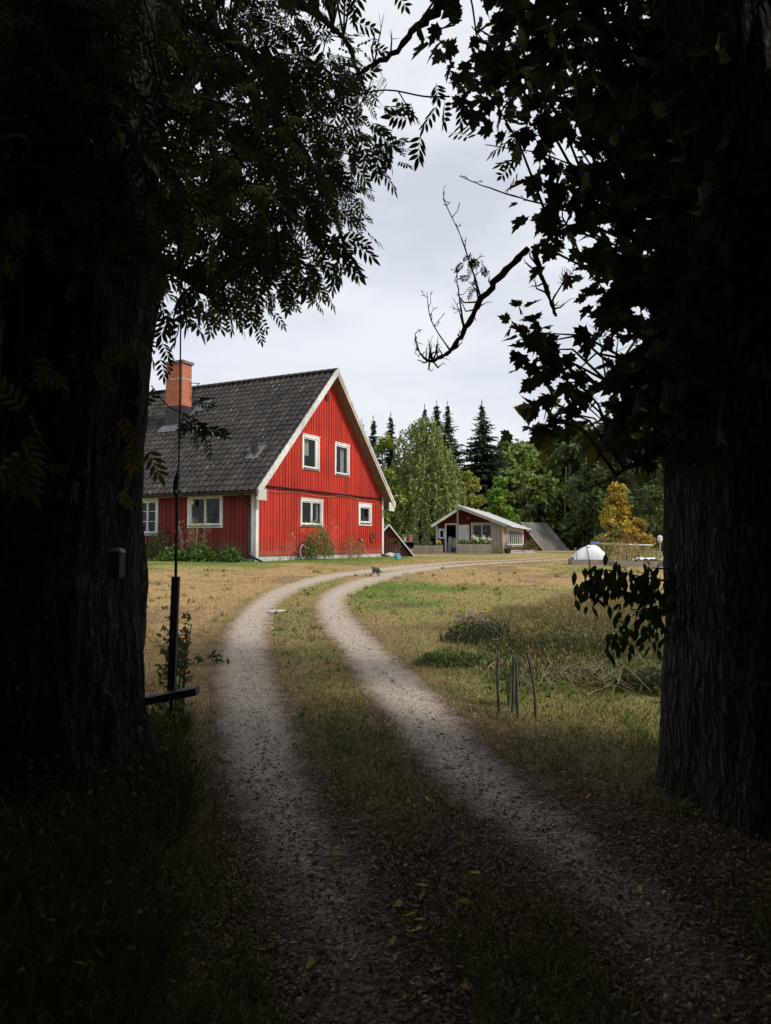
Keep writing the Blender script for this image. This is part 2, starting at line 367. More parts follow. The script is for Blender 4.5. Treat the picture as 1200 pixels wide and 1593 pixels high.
me = bpy.data.meshes.new('ground'); nx, ny = len(xs), len(ys)
idx = np.arange(nx * ny).reshape(ny, nx)
me.from_pydata(np.stack([gx, gy, G(gx, gy)], 1).tolist(), [], np.stack([idx[:-1, :-1], idx[:-1, 1:], idx[1:, 1:], idx[1:, :-1]], -1).reshape(-1, 4).tolist())
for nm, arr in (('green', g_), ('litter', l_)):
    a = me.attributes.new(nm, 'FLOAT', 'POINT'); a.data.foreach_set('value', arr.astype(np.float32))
me.polygons.foreach_set('use_smooth', [True] * len(me.polygons))
setp(linkmesh('ground', me, groundmat()), kind='structure')

def gravelmat():
    m, nt, b = newmat('gravel')
    tc = nn(nt, 'ShaderNodeTexCoord'); ae = nn(nt, 'ShaderNodeAttribute', attribute_name='edge'); al = nn(nt, 'ShaderNodeAttribute', attribute_name='litter'); ag = nn(nt, 'ShaderNodeAttribute', attribute_name='green')
    vo = nn(nt, 'ShaderNodeTexVoronoi'); vo.inputs['Scale'].default_value = 55
    no = nn(nt, 'ShaderNodeTexNoise'); no.inputs['Scale'].default_value = 5; no.inputs['Detail'].default_value = 9; no.inputs['Roughness'].default_value = .75
    n3 = nn(nt, 'ShaderNodeTexNoise'); n3.inputs['Scale'].default_value = 50; n3.inputs['Detail'].default_value = 4
    for k in (vo, no, n3): nt.links.new(tc.outputs['Object'], k.inputs['Vector'])
    r = nn(nt, 'ShaderNodeValToRGB'); e = r.color_ramp.elements
    e[0].color = (.32, .26, .21, 1); e[1].color = (.62, .535, .445, 1); nt.links.new(vo.outputs['Color'], r.inputs['Fac'])
    m1 = nn(nt, 'ShaderNodeMix', data_type='RGBA', blend_type='MULTIPLY'); m1.inputs[0].default_value = .7
    r2 = nn(nt, 'ShaderNodeValToRGB'); r2.color_ramp.elements[0].position = .3; r2.color_ramp.elements[0].color = (.62, .57, .52, 1); r2.color_ramp.elements[1].position = .62; r2.color_ramp.elements[1].color = (1, 1, 1, 1)
    nt.links.new(no.outputs['Fac'], r2.inputs['Fac']); nt.links.new(r.outputs[0], m1.inputs[6]); nt.links.new(r2.outputs[0], m1.inputs[7])
    # ragged edge and drifts of litter
    ad = nn(nt, 'ShaderNodeMath', operation='ADD'); sb = nn(nt, 'ShaderNodeMath', operation='MULTIPLY_ADD'); sb.inputs[1].default_value = 2.1; sb.inputs[2].default_value = -1.05
    nt.links.new(no.outputs['Fac'], sb.inputs[0]); nt.links.new(ae.outputs['Fac'], ad.inputs[0]); nt.links.new(sb.outputs[0], ad.inputs[1])
    mr = nn(nt, 'ShaderNodeMapRange'); mr.inputs[1].default_value = .40; mr.inputs[2].default_value = .98; nt.links.new(ad.outputs[0], mr.inputs[0])
    rb = nn(nt, 'ShaderNodeValToRGB'); rb.color_ramp.elements[0].position = .35; rb.color_ramp.elements[0].color = (.060, .038, .025, 1); rb.color_ramp.elements[1].position = .65; rb.color_ramp.elements[1].color = (.19, .125, .085, 1)
    nt.links.new(n3.outputs['Fac'], rb.inputs['Fac'])
    rd = nn(nt, 'ShaderNodeValToRGB'); rd.color_ramp.elements[0].position = .35; rd.color_ramp.elements[0].color = (.20, .145, .06, 1); rd.color_ramp.elements[1].position = .65; rd.color_ramp.elements[1].color = (.36, .27, .13, 1)
    nt.links.new(n3.outputs['Fac'], rd.inputs['Fac'])
    me_ = nn(nt, 'ShaderNodeMix', data_type='RGBA'); nt.links.new(al.outputs['Fac'], me_.inputs[0]); nt.links.new(rd.outputs[0], me_.inputs[6]); nt.links.new(rb.outputs[0], me_.inputs[7])
    m2 = nn(nt, 'ShaderNodeMix', data_type='RGBA'); nt.links.new(mr.outputs[0], m2.inputs[0]); nt.links.new(m1.outputs[2], m2.inputs[6]); nt.links.new(me_.outputs[2], m2.inputs[7])
    nt.links.new(m2.outputs[2], b.inputs['Base Color']); b.inputs['Roughness'].default_value = .95; b.inputs['Specular IOR Level'].default_value = .1
    bp = nn(nt, 'ShaderNodeBump'); bp.inputs['Strength'].default_value = .7; bp.inputs['Distance'].default_value = .02
    nt.links.new(vo.outputs['Distance'], bp.inputs['Height']); nt.links.new(bp.outputs[0], b.inputs['Normal'])
    return m
GM = gravelmat()
def track(line, rows, name):
    # even resampling, half width 0.33 m at the wheel and a soft shoulder
    d = np.concatenate([[0], np.cumsum(np.hypot(*np.diff(line, axis=0).T))]); t = np.arange(0, d[-1], .12)
    c = np.stack([np.interp(t, d, line[:, 0]), np.interp(t, d, line[:, 1])], 1)
    for _ in range(6): c[1:-1] = (c[:-2] + c[1:-1] * 2 + c[2:]) / 4
    tg = nrm(np.gradient(c, axis=0)); nr = np.stack([tg[:, 1], -tg[:, 0]], 1)
    K = 13; sv = np.linspace(-1, 1, K)
    hw = .365 + .12 * (fbm(t * .5, t * 0 + 3, 5) - .5) + np.clip((c[:, 1] - 15) / 8, 0, 1) * .26
    pts = c[:, None, :] + nr[:, None, :] * (sv[None, :, None] * hw[:, None, None])
    x = pts[..., 0].ravel(); y = pts[..., 1].ravel(); e = np.tile(np.abs(sv), len(c))
    z = G(x, y) + .014 - .010 * e ** 2 - .012 * np.exp(-(e / .5) ** 2)
    z = np.maximum(z, G(x, y) + .004)
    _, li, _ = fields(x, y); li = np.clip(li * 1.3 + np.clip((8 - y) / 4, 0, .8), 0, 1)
    e = e + np.clip((6.4 - y) / 4, 0, 1) * .58 + np.clip((np.tile(np.arange(len(c))[:, None], (1, K)).ravel() - (len(c) - 130)) / 130, 0, 1) * .55  # first offset turns near gravel to dark litter to imitate shade
    i = np.arange(len(c) * K).reshape(len(c), K)
    me = bpy.data.meshes.new(name); me.from_pydata(np.stack([x, y, z], 1).tolist(), [], np.stack([i[:-1, :-1], i[:-1, 1:], i[1:, 1:], i[1:, :-1]], -1).reshape(-1, 4).tolist())
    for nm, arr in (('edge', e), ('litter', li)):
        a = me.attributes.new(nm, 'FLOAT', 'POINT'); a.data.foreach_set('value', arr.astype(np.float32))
    me.polygons.foreach_set('use_smooth', [True] * len(me.polygons))
    setp(linkmesh(name, me, GM), kind='structure')
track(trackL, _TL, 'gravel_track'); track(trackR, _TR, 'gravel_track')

# ---- turf blades, meadow, litter, stones
GRASS = leafmat('grass_blades', .25, .7, .15)
def px_scatter(n, x0, x1, y0, y1):
    px = rng.uniform(x0, x1, n); py = rng.uniform(y0, y1, n)
    u = (px - 600) / F; v = (796.5 - py) / F
    ry = math.cos(TH) - v * math.sin(TH); rz = math.sin(TH) + v * math.cos(TH)
    t = np.full(n, 3.0)
    for _ in range(60):
        zz = G(0, ry * t); tn = (zz - CZ) / np.minimum(rz, -1e-3); t = t + .5 * (np.clip(tn, .3, 60) - t)
    return u * t, ry * t
def blades(x, y, h, wd, col, lean=.35):
    n = len(x); lm = LM(); d = np.stack([rng.normal(0, lean, n), rng.normal(0, lean, n), np.ones(n)], 1)
    return lm.add('blade', np.stack([x, y, G(x, y) - .006], 1), d, rdir(n), wd, h, col)
x, y = px_scatter(230000, -150, 1350, 871, 1680)
g, li, dt = fields(x, y); a, b = hl(x, y)
dens = np.clip((dt - .20) / .26, 0, 1) * (1 - .72 * li * (y > 3)) * np.clip(.5 + fbm(x * 2, y * 2, 21) * .8, 0, 1)
dens = np.where(y < 5.5, dens * .85, dens)
k = (rng.random(len(x)) < dens) & ~((a > -.05) & (b > -.05)) & (y < 60)
x, y, g, dt = x[k], y[k], g[k], dt[k]; n = len(x)
isg = rng.random(n) < g
c = np.where(isg[:, None], cols(n, [(.085, .115, .02), (.12, .15, .032), (.065, .09, .02)], .35), cols(n, [(.42, .29, .125), (.34, .225, .09), (.52, .39, .19), (.25, .165, .075)], .3))
lush = isg & (y > 23.0) & (x < 2.5); c = np.where(lush[:, None], cols(n, [(.14, .24, .03), (.18, .28, .045), (.10, .18, .025)], .3), c)
near = (y < 7.0) & ~isg & (rng.random(n) < np.clip((7.5 - y) / 2, 0, .85)); c = np.where(near[:, None], cols(n, [(.17, .11, .06), (.12, .085, .045), (.10, .10, .035)], .3), c)  # near straw swapped for browns, tree shade put into the blade colour
h = np.where(y > 24.5, .05, .035) * rng.uniform(.6, 1.6, n) * np.where(isg, 1.15, 1.0) * np.where((y < 5.0) & (x < -.8), 2.2, 1) * np.where(y > 24.5, 1.0, 1)
wd = np.maximum(.0035, y * .0011) * rng.uniform(.7, 1.3, n)
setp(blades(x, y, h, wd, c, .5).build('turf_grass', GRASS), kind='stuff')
tx, ty = px_scatter(5200, -50, 1250, 884, 1640); g, li, dt = fields(tx, ty); a, b = hl(tx, ty)
k = (dt > .32) & (rng.random(len(tx)) < np.clip(fbm(tx * .8, ty * .8, 71) * 1.9 - .55, 0, 1)) & ~((a > -.3) & (b > -.3)) & (ty < 45); tx, ty, g = tx[k], ty[k], g[k]; r_ = rng.uniform(.02, .07, len(tx)); q = 16
x = np.repeat(tx, q) + rng.normal(0, 1, len(tx) * q) * np.repeat(r_, q); y = np.repeat(ty, q) + rng.normal(0, 1, len(tx) * q) * np.repeat(r_, q); n = len(x); isg = rng.random(n) < np.repeat(g, q) * .8 + .12
c = np.where(isg[:, None], cols(n, [(.09, .13, .022), (.12, .17, .035), (.06, .09, .02)], .3), cols(n, [(.36, .27, .12), (.25, .19, .08), (.16, .12, .05)], .3))
setp(blades(x, y, rng.uniform(.05, .13, n), np.maximum(.004, y * .0009), c, .55).build('grass_tufts', GRASS), kind='stuff')
# meadow on the right: uncut grass that thins out into straw seed heads
x = rng.uniform(.7, 5.6, 110000); y = rng.uniform(7.0, 16.5, 110000); px, py, _ = proj(np.stack([x, y, G(x, y)], 1))
ed = (fbm(x * .9, y * .6, 31) - .5) * 3.2
lo = np.interp(px, [690, 760, 900, 1060], [1010, 1052, 1068, 1085]); hi = np.interp(px, [690, 760, 900, 1060], [985, 952, 935, 925])
k = (py + ed * 40 < lo) & (py + ed * 34 > hi) & (rng.random(len(x)) < np.clip(fbm(x * 1.5, y * 1.2, 41) * 2.4 - .30, 0, 1))
x, y, py = x[k], y[k], py[k]; n = len(x); up = np.clip((py - 930) / 120, 0, 1)
isg = rng.random(n) < (.45 + .4 * up)
c = np.where(isg[:, None], cols(n, [(.085, .10, .025), (.12, .125, .035), (.06, .07, .022)], .35), cols(n, [(.26, .19, .075), (.16, .115, .05), (.36, .28, .12)], .3))
mg = np.minimum(np.interp(px[k], [690, 760, 900, 1060], [1010, 1052, 1068, 1085]) - py - 40 * ed[k], py + 34 * ed[k] - np.interp(px[k], [690, 760, 900, 1060], [985, 952, 935, 925])); h = rng.uniform(.05, .20, n) * (.4 + 1.2 * fbm(x * 1.2, y * 1.2, 51)) * np.clip(.15 + mg / 95, .12, 1.1); wd = rng.uniform(.004, .009, n)
lm = LM(); lm.add('blade', np.stack([x, y, G(x, y) - .01], 1), np.stack([rng.normal(0, .4, n), rng.normal(0, .4, n), np.ones(n)], 1), rdir(n), wd, h, c)
q = rng.random(n) < .12; m_ = int(q.sum())
lm.add('narrow', np.stack([x[q] + rng.normal(0, .03, m_), y[q], G(x[q], y[q]) + h[q] * .95], 1), np.stack([rng.normal(0, .4, m_), rng.normal(0, .4, m_), np.ones(m_)], 1), rdir(m_), .03, .05, cols(m_, [(.36, .26, .13), (.25, .2, .1)]))
setp(lm.build('meadow_grass', GRASS), kind='stuff')
# weeds at the feet of the left tree
x = rng.uniform(-3.6, -.75, 26000); y = rng.uniform(1.8, 6.2, 26000); px, py, _ = proj(np.stack([x, y, G(x, y)], 1))
lim = np.interp(y, [1.8, 3.0, 4.2, 4.8, 6.2], [-.55, -.78, -1.02, -1.15, -1.55]); dt = tdist(x, y, trackL)
k = (x < lim + (fbm(x * 2, y * 2, 61) - .5) * .7) & (dt > .45)
x, y = x[k], y[k]; n = len(x)
lm = LM(); lm.add('blade', np.stack([x, y, G(x, y) - .01], 1), np.stack([rng.normal(0, .5, n), rng.normal(0, .5, n), np.ones(n)], 1), rdir(n), rng.uniform(.004, .008, n), rng.uniform(.10, .34, n), cols(n, [(.05, .075, .018), (.075, .10, .025), (.035, .05, .015)], .4))
q = rng.random(n) < .16; m_ = int(q.sum())
lm.add('ovate', np.stack([x[q], y[q], G(x[q], y[q]) + rng.uniform(.05, .34, m_)], 1), rdir(m_, .2), rdir(m_, .6), rng.uniform(.015, .035, m_), rng.uniform(.025, .06, m_), cols(m_, [(.06, .10, .02), (.045, .07, .018), (.09, .12, .03)], .4))
setp(lm.build('undergrowth', leafmat('weed_leaves', .2, .85, .05)), kind='stuff')
# fallen leaves
x, y = px_scatter(100000, -100, 1300, 930, 1660); g, li, dt = fields(x, y)
k = rng.random(len(x)) < np.clip(li * .8 + np.clip((6.5 - y) / 5, 0, .3), 0, 1) * np.where(dt < .25, .35, 1); x, y = x[k], y[k]; n = len(x)
c = cols(n, [(.20, .125, .075), (.27, .185, .12), (.12, .075, .045), (.34, .26, .18), (.38, .26, .06)], .35, [.33, .27, .27, .11, .02])
s_ = rng.uniform(.012, .034, n) * np.where(y > 8, 1.3, 1)
lm = LM(); lm.add('narrow', np.stack([x, y, G(x, y) + rng.uniform(.012, .03, n)], 1), rdir(n) * np.array([1, 1, .25]), np.stack([rng.normal(0, .45, n), rng.normal(0, .45, n), np.ones(n)], 1), s_ * 1.3, s_, c)
m_ = 18; xx, yy = px_scatter(m_, 480, 1000, 1180, 1560)
lm.add('ovate', np.stack([xx, yy, G(xx, yy) + .035], 1), rdir(m_) * np.array([1, 1, .2]), np.stack([rng.normal(0, .3, m_), rng.normal(0, .3, m_), np.ones(m_)], 1), .05, .06, cols(m_, [(.42, .29, .06), (.34, .25, .08)], .2))
setp(lm.build('fallen_leaves', leafmat('dead_leaves', .1, .7, .15)), kind='stuff')
# loose stones on the wheel tracks
x, y = px_scatter(42000, 250, 1150, 905, 1600); _, _, dt = fields(x, y); k = rng.random(len(x)) < np.clip(1.15 - dt / .34, 0, 1) * np.clip((y - 1.5) / 4, .3, 1); x, y = x[k], y[k]; n = len(x)
ov = np.array([(1, 0, 0), (0, 1, 0), (-1, 0, 0), (0, -1, 0), (0, 0, .8), (0, 0, -.6)], float); of = [[0, 1, 4], [1, 2, 4], [2, 3, 4], [3, 0, 4], [1, 0, 5], [2, 1, 5], [3, 2, 5], [0, 3, 5]]
TP['stone'] = (ov.tolist(), of); s_ = np.maximum(rng.gamma(2.2, .0028, n), .003); c = cols(n, [(.50, .43, .36), (.38, .32, .26), (.62, .54, .46), (.24, .17, .12)], .2)
lm = LM(); lm.add('stone', np.stack([x, y, G(x, y) + .006], 1), rdir(n) * np.array([1, 1, .3]), np.stack([rng.normal(0, .3, n), rng.normal(0, .3, n), np.ones(n)], 1), s_ * rng.uniform(.7, 1.2, n), s_, c)
setp(lm.build('loose_gravel', leafmat('stone_chips', 0, .9, .15)), kind='stuff')

# ================================================================== house
WHITE = woodpaint('white_paint', (.78, .775, .76), (.44, .41, .37), .35)
WHITE_WORN = woodpaint('white_paint_worn', (.66, .64, .60), (.33, .29, .25), .9)
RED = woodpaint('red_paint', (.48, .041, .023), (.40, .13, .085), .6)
RED_SIDE_SHADED = woodpaint('red_paint_peeling_shaded', (.19, .024, .018), (.30, .15, .10), .75)  # peeling paint, also darkened to stand in for the wall's shade
BARN = woodpaint('dark_red_paint', (.105, .014, .014), (.16, .06, .05), .3)
GREYWOOD = woodpaint('weathered_wood', (.34, .29, .24), (.50, .45, .39), .5)
GREYWOOD_H = woodpaint('weathered_boards_level', (.34, .30, .25), (.50, .45, .39), .5, (.5, 9, 9))
SOFFIT = mat('soffit_wood', (.21, .15, .11), .8, .3, 5, stretch=(1, 1, 1))
BLACKMETAL = mat('black_sheet_metal', (.022, .022, .024), .42, .3, 4)
GREYMETAL = mat('galvanised_metal', (.14, .145, .15), .45, .3, 7, metal=.5)
CONCRETE = mat('concrete', (.42, .40, .37), .9, .25, 9, .3)
GLASS = glassmat()
CURT = mat('curtain_cloth', (.62, .60, .56), .9, .12, 20)
TERRA = mat('terracotta', (.45, .17, .07), .8, .2, 10)
DARKIN = mat('dark_interior', (.03, .027, .025), .9, .3, 3)
house = thing('red_house', 'large red board house with dark tiled roof, white trim and brick chimney', 'house', tuple(HO), R(90) - HA)

def cols_wall(mb, xb, ztop, z0, holes, T):
    """wall sheet in columns, leaving the window openings open"""
    xb = sorted(set(xb + [h[0] for h in holes] + [h[1] for h in holes]))
    for xa, xc in zip(xb[:-1], xb[1:]):
        xm = (xa + xc) / 2; zs = [z0]
        for h in sorted([h for h in holes if h[0] < xm < h[1]], key=lambda q: q[2]): zs += [h[2], h[3]]
        zs.append(None)
        for i in range(0, len(zs), 2):
            za, zb = zs[i], zs[i + 1]
            q = [(xa, za), (xc, za), (xc, ztop(xc) if zb is None else zb), (xa, ztop(xa) if zb is None else zb)]
            mb.add([T(s, 0, z) for s, z in q], [(0, 1, 2, 3)])
def battens(mb, s0, s1, step, wd, th, ztop, z0, holes, T, jit=.004):
    s = s0
    while s < s1:
        w_ = wd * random.uniform(.85, 1.15); zs = [z0 + random.uniform(-.012, .012)]
        for h in sorted([h for h in holes if h[0] - w_ < s < h[1] + w_], key=lambda q: q[2]): zs += [h[2], h[3]]
        zs.append(ztop(s) - .02)
        for i in range(0, len(zs), 2):
            if zs[i + 1] - zs[i] > .05: mb.box(s - w_ / 2, s + w_ / 2, .001, th * random.uniform(.9, 1.1), zs[i], zs[i + 1], lambda a, d, z: T(a, d, z))
        s += step * random.uniform(.93, 1.07)
def window(parent, T, s0, s1, z0, z1, mull=(), bars=(), curtain=None, cas=.10, casmat=None):
    """casing (the part) > sash, pane, sill, curtain"""
    m = MB(); c = cas
    m.box(s0, s0 + c, -.02, .045, z0, z1, T); m.box(s1 - c, s1, -.02, .045, z0, z1, T)
    m.box(s0 + c, s1 - c, -.02, .047, z1 - c, z1, T); m.box(s0 + c, s1 - c, -.02, .047, z0, z0 + c, T)
    m.box(s0 - .03, s1 + .03, -.02, .07, z1, z1 + .035, T)
    wnd = m.build('window', casmat or WHITE, parent, bevel=.006)
    a, b, za, zb = s0 + c, s1 - c, z0 + c, z1 - c; f = .055
    m = MB(); m.box(a, a + f, -.07, .012, za, zb, T); m.box(b - f, b, -.07, .012, za, zb, T); m.box(a + f, b - f, -.07, .012, za, za + f, T); m.box(a + f, b - f, -.07, .012, zb - f, zb, T)
    for q in mull: m.box(a + (b - a) * q - .045, a + (b - a) * q + .045, -.07, .02, za + f, zb - f, T)
    for s_a, s_b, q in bars: m.box(a + (b - a) * s_a + f, a + (b - a) * s_b - f, -.05, .0, za + (zb - za) * q - .014, za + (zb - za) * q + .014, T)
    m.build('sash', WHITE, wnd, bevel=.004)
    MB().box(a, b, -.045, -.040, za, zb, T).build('pane', GLASS, wnd)
    MB().box(a - .04, b + .04, .048, .115, z0 + c - .05, z0 + c - .015, T).build('sill', mat('dark_sill', (.20, .20, .19), .6), wnd)
    if curtain:
        for s_a, s_b, q0, q1 in curtain:
            m = MB(); n = 26; vs = []; fs = []
            for i in range(n + 1):
                s = a + (b - a) * (s_a + (s_b - s_a) * i / n); d = -.16 + .022 * math.sin(i * 1.9) + .01 * math.sin(i * .7)
                for q in (q0, q1): vs.append(T(s, d, za + (zb - za) * q))
            for i in range(n): fs.append((2 * i, 2 * i + 2, 2 * i + 3, 2 * i + 1))
            m.add(vs, fs).build('curtain', CURT, wnd, True)
    return wnd
TG = lambda s, d, z: (s, -d, z)          # gable, local b = 0
TS = lambda s, d, z: (-d, s, z)          # eaves wall, local a = 0
gh = [(3.02, 4.76, 1.38, 2.55), (7.95, 9.25, 1.52, 2.58), (3.14, 4.46, 3.78, 5.25), (5.76, 7.06, 3.74, 5.22)]
sh = [(1.55, 3.33, 1.28, 2.60), (4.90, 6.60, .99, 2.52), (8.6, 10.4, 1.2, 2.55)]
inn = lambda hs: [(h[0] + .1, h[1] - .1, h[2] + .1, h[3] - .1) for h in hs]
zg = lambda s: 3.0 + min(s, HW - s)
m = MB(); cols_wall(m, [0, HW / 2, HW], zg, .22, inn(gh), TG)
BAND = 2.86
battens(m, .17, HW - .1, .205, .062, .028, lambda s: BAND - .05, .40, gh, TG)
battens(m, .17, HW - .1, .205, .062, .028, lambda s: zg(s) - .12, BAND + .06, [h for h in gh if h[2] > 3], TG)
m.box(.0, HW, .0, .030, .20, .385, TG)
m.build('gable_wall', RED, house)
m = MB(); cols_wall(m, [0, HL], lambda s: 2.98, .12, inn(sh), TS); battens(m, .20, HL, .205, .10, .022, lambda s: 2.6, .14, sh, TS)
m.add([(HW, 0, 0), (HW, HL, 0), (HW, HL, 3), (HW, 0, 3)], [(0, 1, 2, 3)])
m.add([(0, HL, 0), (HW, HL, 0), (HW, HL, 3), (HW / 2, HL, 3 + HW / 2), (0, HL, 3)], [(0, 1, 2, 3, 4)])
m.build('side_wall', RED_SIDE_SHADED, house)
MB().box(.02, HW - .02, .02, HL - .02, 2.70, 2.82).box(.05, HW - .05, .05, HL - .05, .3, .36).box(4.9, 5.0, .2, HL - .2, .37, 2.69).box(4.9, 5.0, 3.4, 3.5, .37, 2.69).box(2.2, 8.2, 2.2, 2.3, 2.83, 5.4).box(2.4, 2.5, .2, HL - .2, .37, 2.68).build('inner_floor', DARKIN, house)
m = MB(); m.box(-.005 + .03, HW - .03, .02, .12, -.35, .21).box(.03, .13, .13, HL, -.35, .11); m.build('foundation', CONCRETE, house)
m = MB(); m.box(-.02, HW + .02, .031, .052, BAND - .035, BAND + .035, TG); m.box(-.02, HW + .02, .033, .10, BAND + .036, BAND + .060, TG); m.build('band_board', BARN, house)
# sagging cable below the band
cb = [(s, -.060, BAND - .10 - .05 * math.sin(s * 1.7) - .03 * math.sin(s * .6)) for s in np.linspace(.3, 9.6, 60)]
MB().tube(cb, .008, 5).build('cable', mat('pale_cable', (.42, .20, .15), .7), house, True)
for s0, s1, T in ((-.045, .13, TG), (HW - .12, HW + .04, TG), (.0, .16, TS)):
    m = MB(); m.box(s0, s1, .032, .062, .13, 2.98 if T is TG else 2.8, T); m.build('corner_board', WHITE, house, bevel=.005)
window(house, TG, *gh[0], mull=(.5,), curtain=[(0, .12, 0, 1), (.9, 1, 0, 1)])
window(house, TG, *gh[1], cas=.16)
window(house, TG, *gh[2], mull=(.88,), curtain=[(.02, .62, .42, 1), (.02, .18, 0, .45)])
w2 = window(house, TG, *gh[3], curtain=[(.0, .34, .3, 1), (.62, .9, .0, 1)])
window(house, TS, *sh[0], mull=(.5,), cas=.12)
window(house, TS, *sh[1], mull=(.33,), bars=[(0, .33, .36), (0, .33, .68), (.33, 1, .36), (.33, 1, .68)], cas=.12)
window(house, TS, *sh[2], mull=(.5,))
# roof: interlocking concrete tiles on the visible slope
OV, RK, ZE = .47, .50, 3.10
S2 = math.sqrt(.5)
def tilemat():
    m_, nt, b = newmat('concrete_roof_tiles')
    tc = nn(nt, 'ShaderNodeTexCoord')
    no = nn(nt, 'ShaderNodeTexNoise'); no.inputs['Scale'].default_value = 1.4; no.inputs['Detail'].default_value = 9; no.inputs['Roughness'].default_value = .7
    sp = nn(nt, 'ShaderNodeTexNoise'); sp.inputs['Scale'].default_value = 11; sp.inputs['Detail'].default_value = 2
    at = nn(nt, 'ShaderNodeAttribute', attribute_name='tone')
    for k in (no, sp): nt.links.new(tc.outputs['Object'], k.inputs['Vector'])
    r = nn(nt, 'ShaderNodeValToRGB'); e = r.color_ramp.elements; e[0].position = .3; e[0].color = (.013, .0115, .0105, 1); e[1].position = .7; e[1].color = (.052, .044, .039, 1)
    nt.links.new(no.outputs['Fac'], r.inputs['Fac'])
    h = nn(nt, 'ShaderNodeHueSaturation'); nt.links.new(r.outputs[0], h.inputs['Color']); nt.links.new(at.outputs['Fac'], h.inputs['Value'])
    r2 = nn(nt, 'ShaderNodeValToRGB'); r2.color_ramp.elements[0].position = .695; r2.color_ramp.elements[0].color = (0, 0, 0, 1); r2.color_ramp.elements[1].position = .73; r2.color_ramp.elements[1].color = (1, 1, 1, 1)
    nt.links.new(sp.outputs['Fac'], r2.inputs['Fac'])
    mx = nn(nt, 'ShaderNodeMix', data_type='RGBA'); nt.links.new(r2.outputs[0], mx.inputs[0]); nt.links.new(h.outputs[0], mx.inputs[6]); mx.inputs[7].default_value = (.42, .41, .37, 1)
    nt.links.new(mx.outputs[2], b.inputs['Base Color']); b.inputs['Roughness'].default_value = .78; b.inputs['Specular IOR Level'].default_value = .3
    return m_
TILE = tilemat()
def tileroof(name, T, ln, slope, tw=.30, co=.34):
    """T(s, t, h): along the eaves, up the slope, off the roof plane"""
    ns = int(round(ln / tw)); ps = [(0, .0), (.10, .038), (.24, .056), (.40, .046), (.52, .012), (.62, .0), (.78, .002), (.90, .0)]
    nc = int(math.ceil(slope / co)); V = []; Fc = []; tone = []
    for j in range(nc):
        t0 = j * co; t1 = min((j + 1) * co + .02, slope); rowtone = random.uniform(.9, 1.1)
        base = len(V); row = [(k, u_, hh) for k in range(ns) for u_, hh in ps] + [(ns, 0, 0)]
        tt_ = [random.uniform(.65, 1.4) for _ in range(ns + 1)]; jj = [random.uniform(-.008, .008) for _ in range(ns + 1)]
        for t, lift in ((t0 + .004, -.012), (t0, .034), (t1, .002)):
            for k, u_, hh in row:
                V.append(T((k + u_) * tw, t + (jj[k] if lift > .03 else 0), hh + lift)); tone.append(tt_[k] * rowtone)
        n = len(row)
        for r_ in range(2):
            for i in range(n - 1): Fc.append((base + r_ * n + i, base + r_ * n + i + 1, base + (r_ + 1) * n + i + 1, base + (r_ + 1) * n + i))
    me = bpy.data.meshes.new(name); me.from_pydata(V, [], Fc); me.update()
    a = me.attributes.new('tone', 'FLOAT', 'POINT'); a.data.foreach_set('value', np.array(tone, np.float32)); return me
LR = HL + 2 * RK; SLP = (HW / 2 + OV) / S2
Tl = lambda s, t, h: (-OV + t * S2 - h * S2, -RK + .03 + s, ZE - OV + t * S2 + h * S2 + .01)
Tr = lambda s, t, h: (HW + OV - t * S2 + h * S2, -RK + .03 + s, ZE - OV + t * S2 + h * S2 + .01)
roof = linkmesh('roof', tileroof('roof', Tl, LR - .06, SLP), TILE, house)
linkmesh('roof', tileroof('roof', Tr, LR - .06, SLP), TILE, house)
m = MB()  # boarded underside
for sg in (0, 1):
    X = (lambda a: a) if sg == 0 else (lambda a: HW - a)
    q = [(X(-OV + .03), ZE - OV - .03), (X(HW / 2), ZE + HW / 2 - .06), (X(HW / 2), ZE + HW / 2 - .17), (X(-OV + .03), ZE - OV - .14)]
    m.add([(a, b_, z) for b_ in (-RK + .06, HL + RK) for a, z in q], [(0, 1, 2, 3), (7, 6, 5, 4), (0, 4, 5, 1), (1, 5, 6, 2), (2, 6, 7, 3), (3, 7, 4, 0)])
m.build('soffit', SOFFIT, house)
for sg in (0, 1):
    X = (lambda a: a) if sg == 0 else (lambda a: HW - a)
    m = MB(); y0, y1 = -RK - .005, -RK + .045
    def plank(za, zb, ya, yb, e0=0.0):
        q = [(X(-OV - e0), ZE - OV - e0 + za), (X(HW / 2), ZE + HW / 2 + za), (X(HW / 2), ZE + HW / 2 + zb), (X(-OV - e0), ZE - OV - e0 + zb)]
        m.add([(a, b_, z) for b_ in (ya, yb) for a, z in q], [(0, 1, 2, 3), (7, 6, 5, 4), (0, 4, 5, 1), (1, 5, 6, 2), (2, 6, 7, 3), (3, 7, 4, 0)])
    plank(-.24, .035, y0, y1); plank(.036, .085, y0 - .02, y1 + .09, .02); plank(-.10, .034, y0 - .03, y0 - .002)
    m.box(min(X(-OV), X(.12)), max(X(-OV), X(.12)), y1 + .002, y1 + .03, ZE - OV - .34, ZE - OV + .10)
    m.build('bargeboard', WHITE_WORN, house, bevel=.006)
m = MB()
for k in range(int(LR / .36)):
    y0 = -RK + .02 + k * .36; n = 7
    vs = [(HW / 2 + r_ * math.cos(math.pi * i / (n - 1)) * .17, y, ZE + HW / 2 - .02 + r_ * math.sin(math.pi * i / (n - 1)) * .12) for y, r_ in ((y0, 1.12), (y0 + .38, .98)) for i in range(n)]
    m.add(vs, [(i, i + 1, n + i + 1, n + i) for i in range(n - 1)])
m.build('ridge_tiles', mat('ridge_tile', (.05, .042, .038), .8, .35, 5), house)
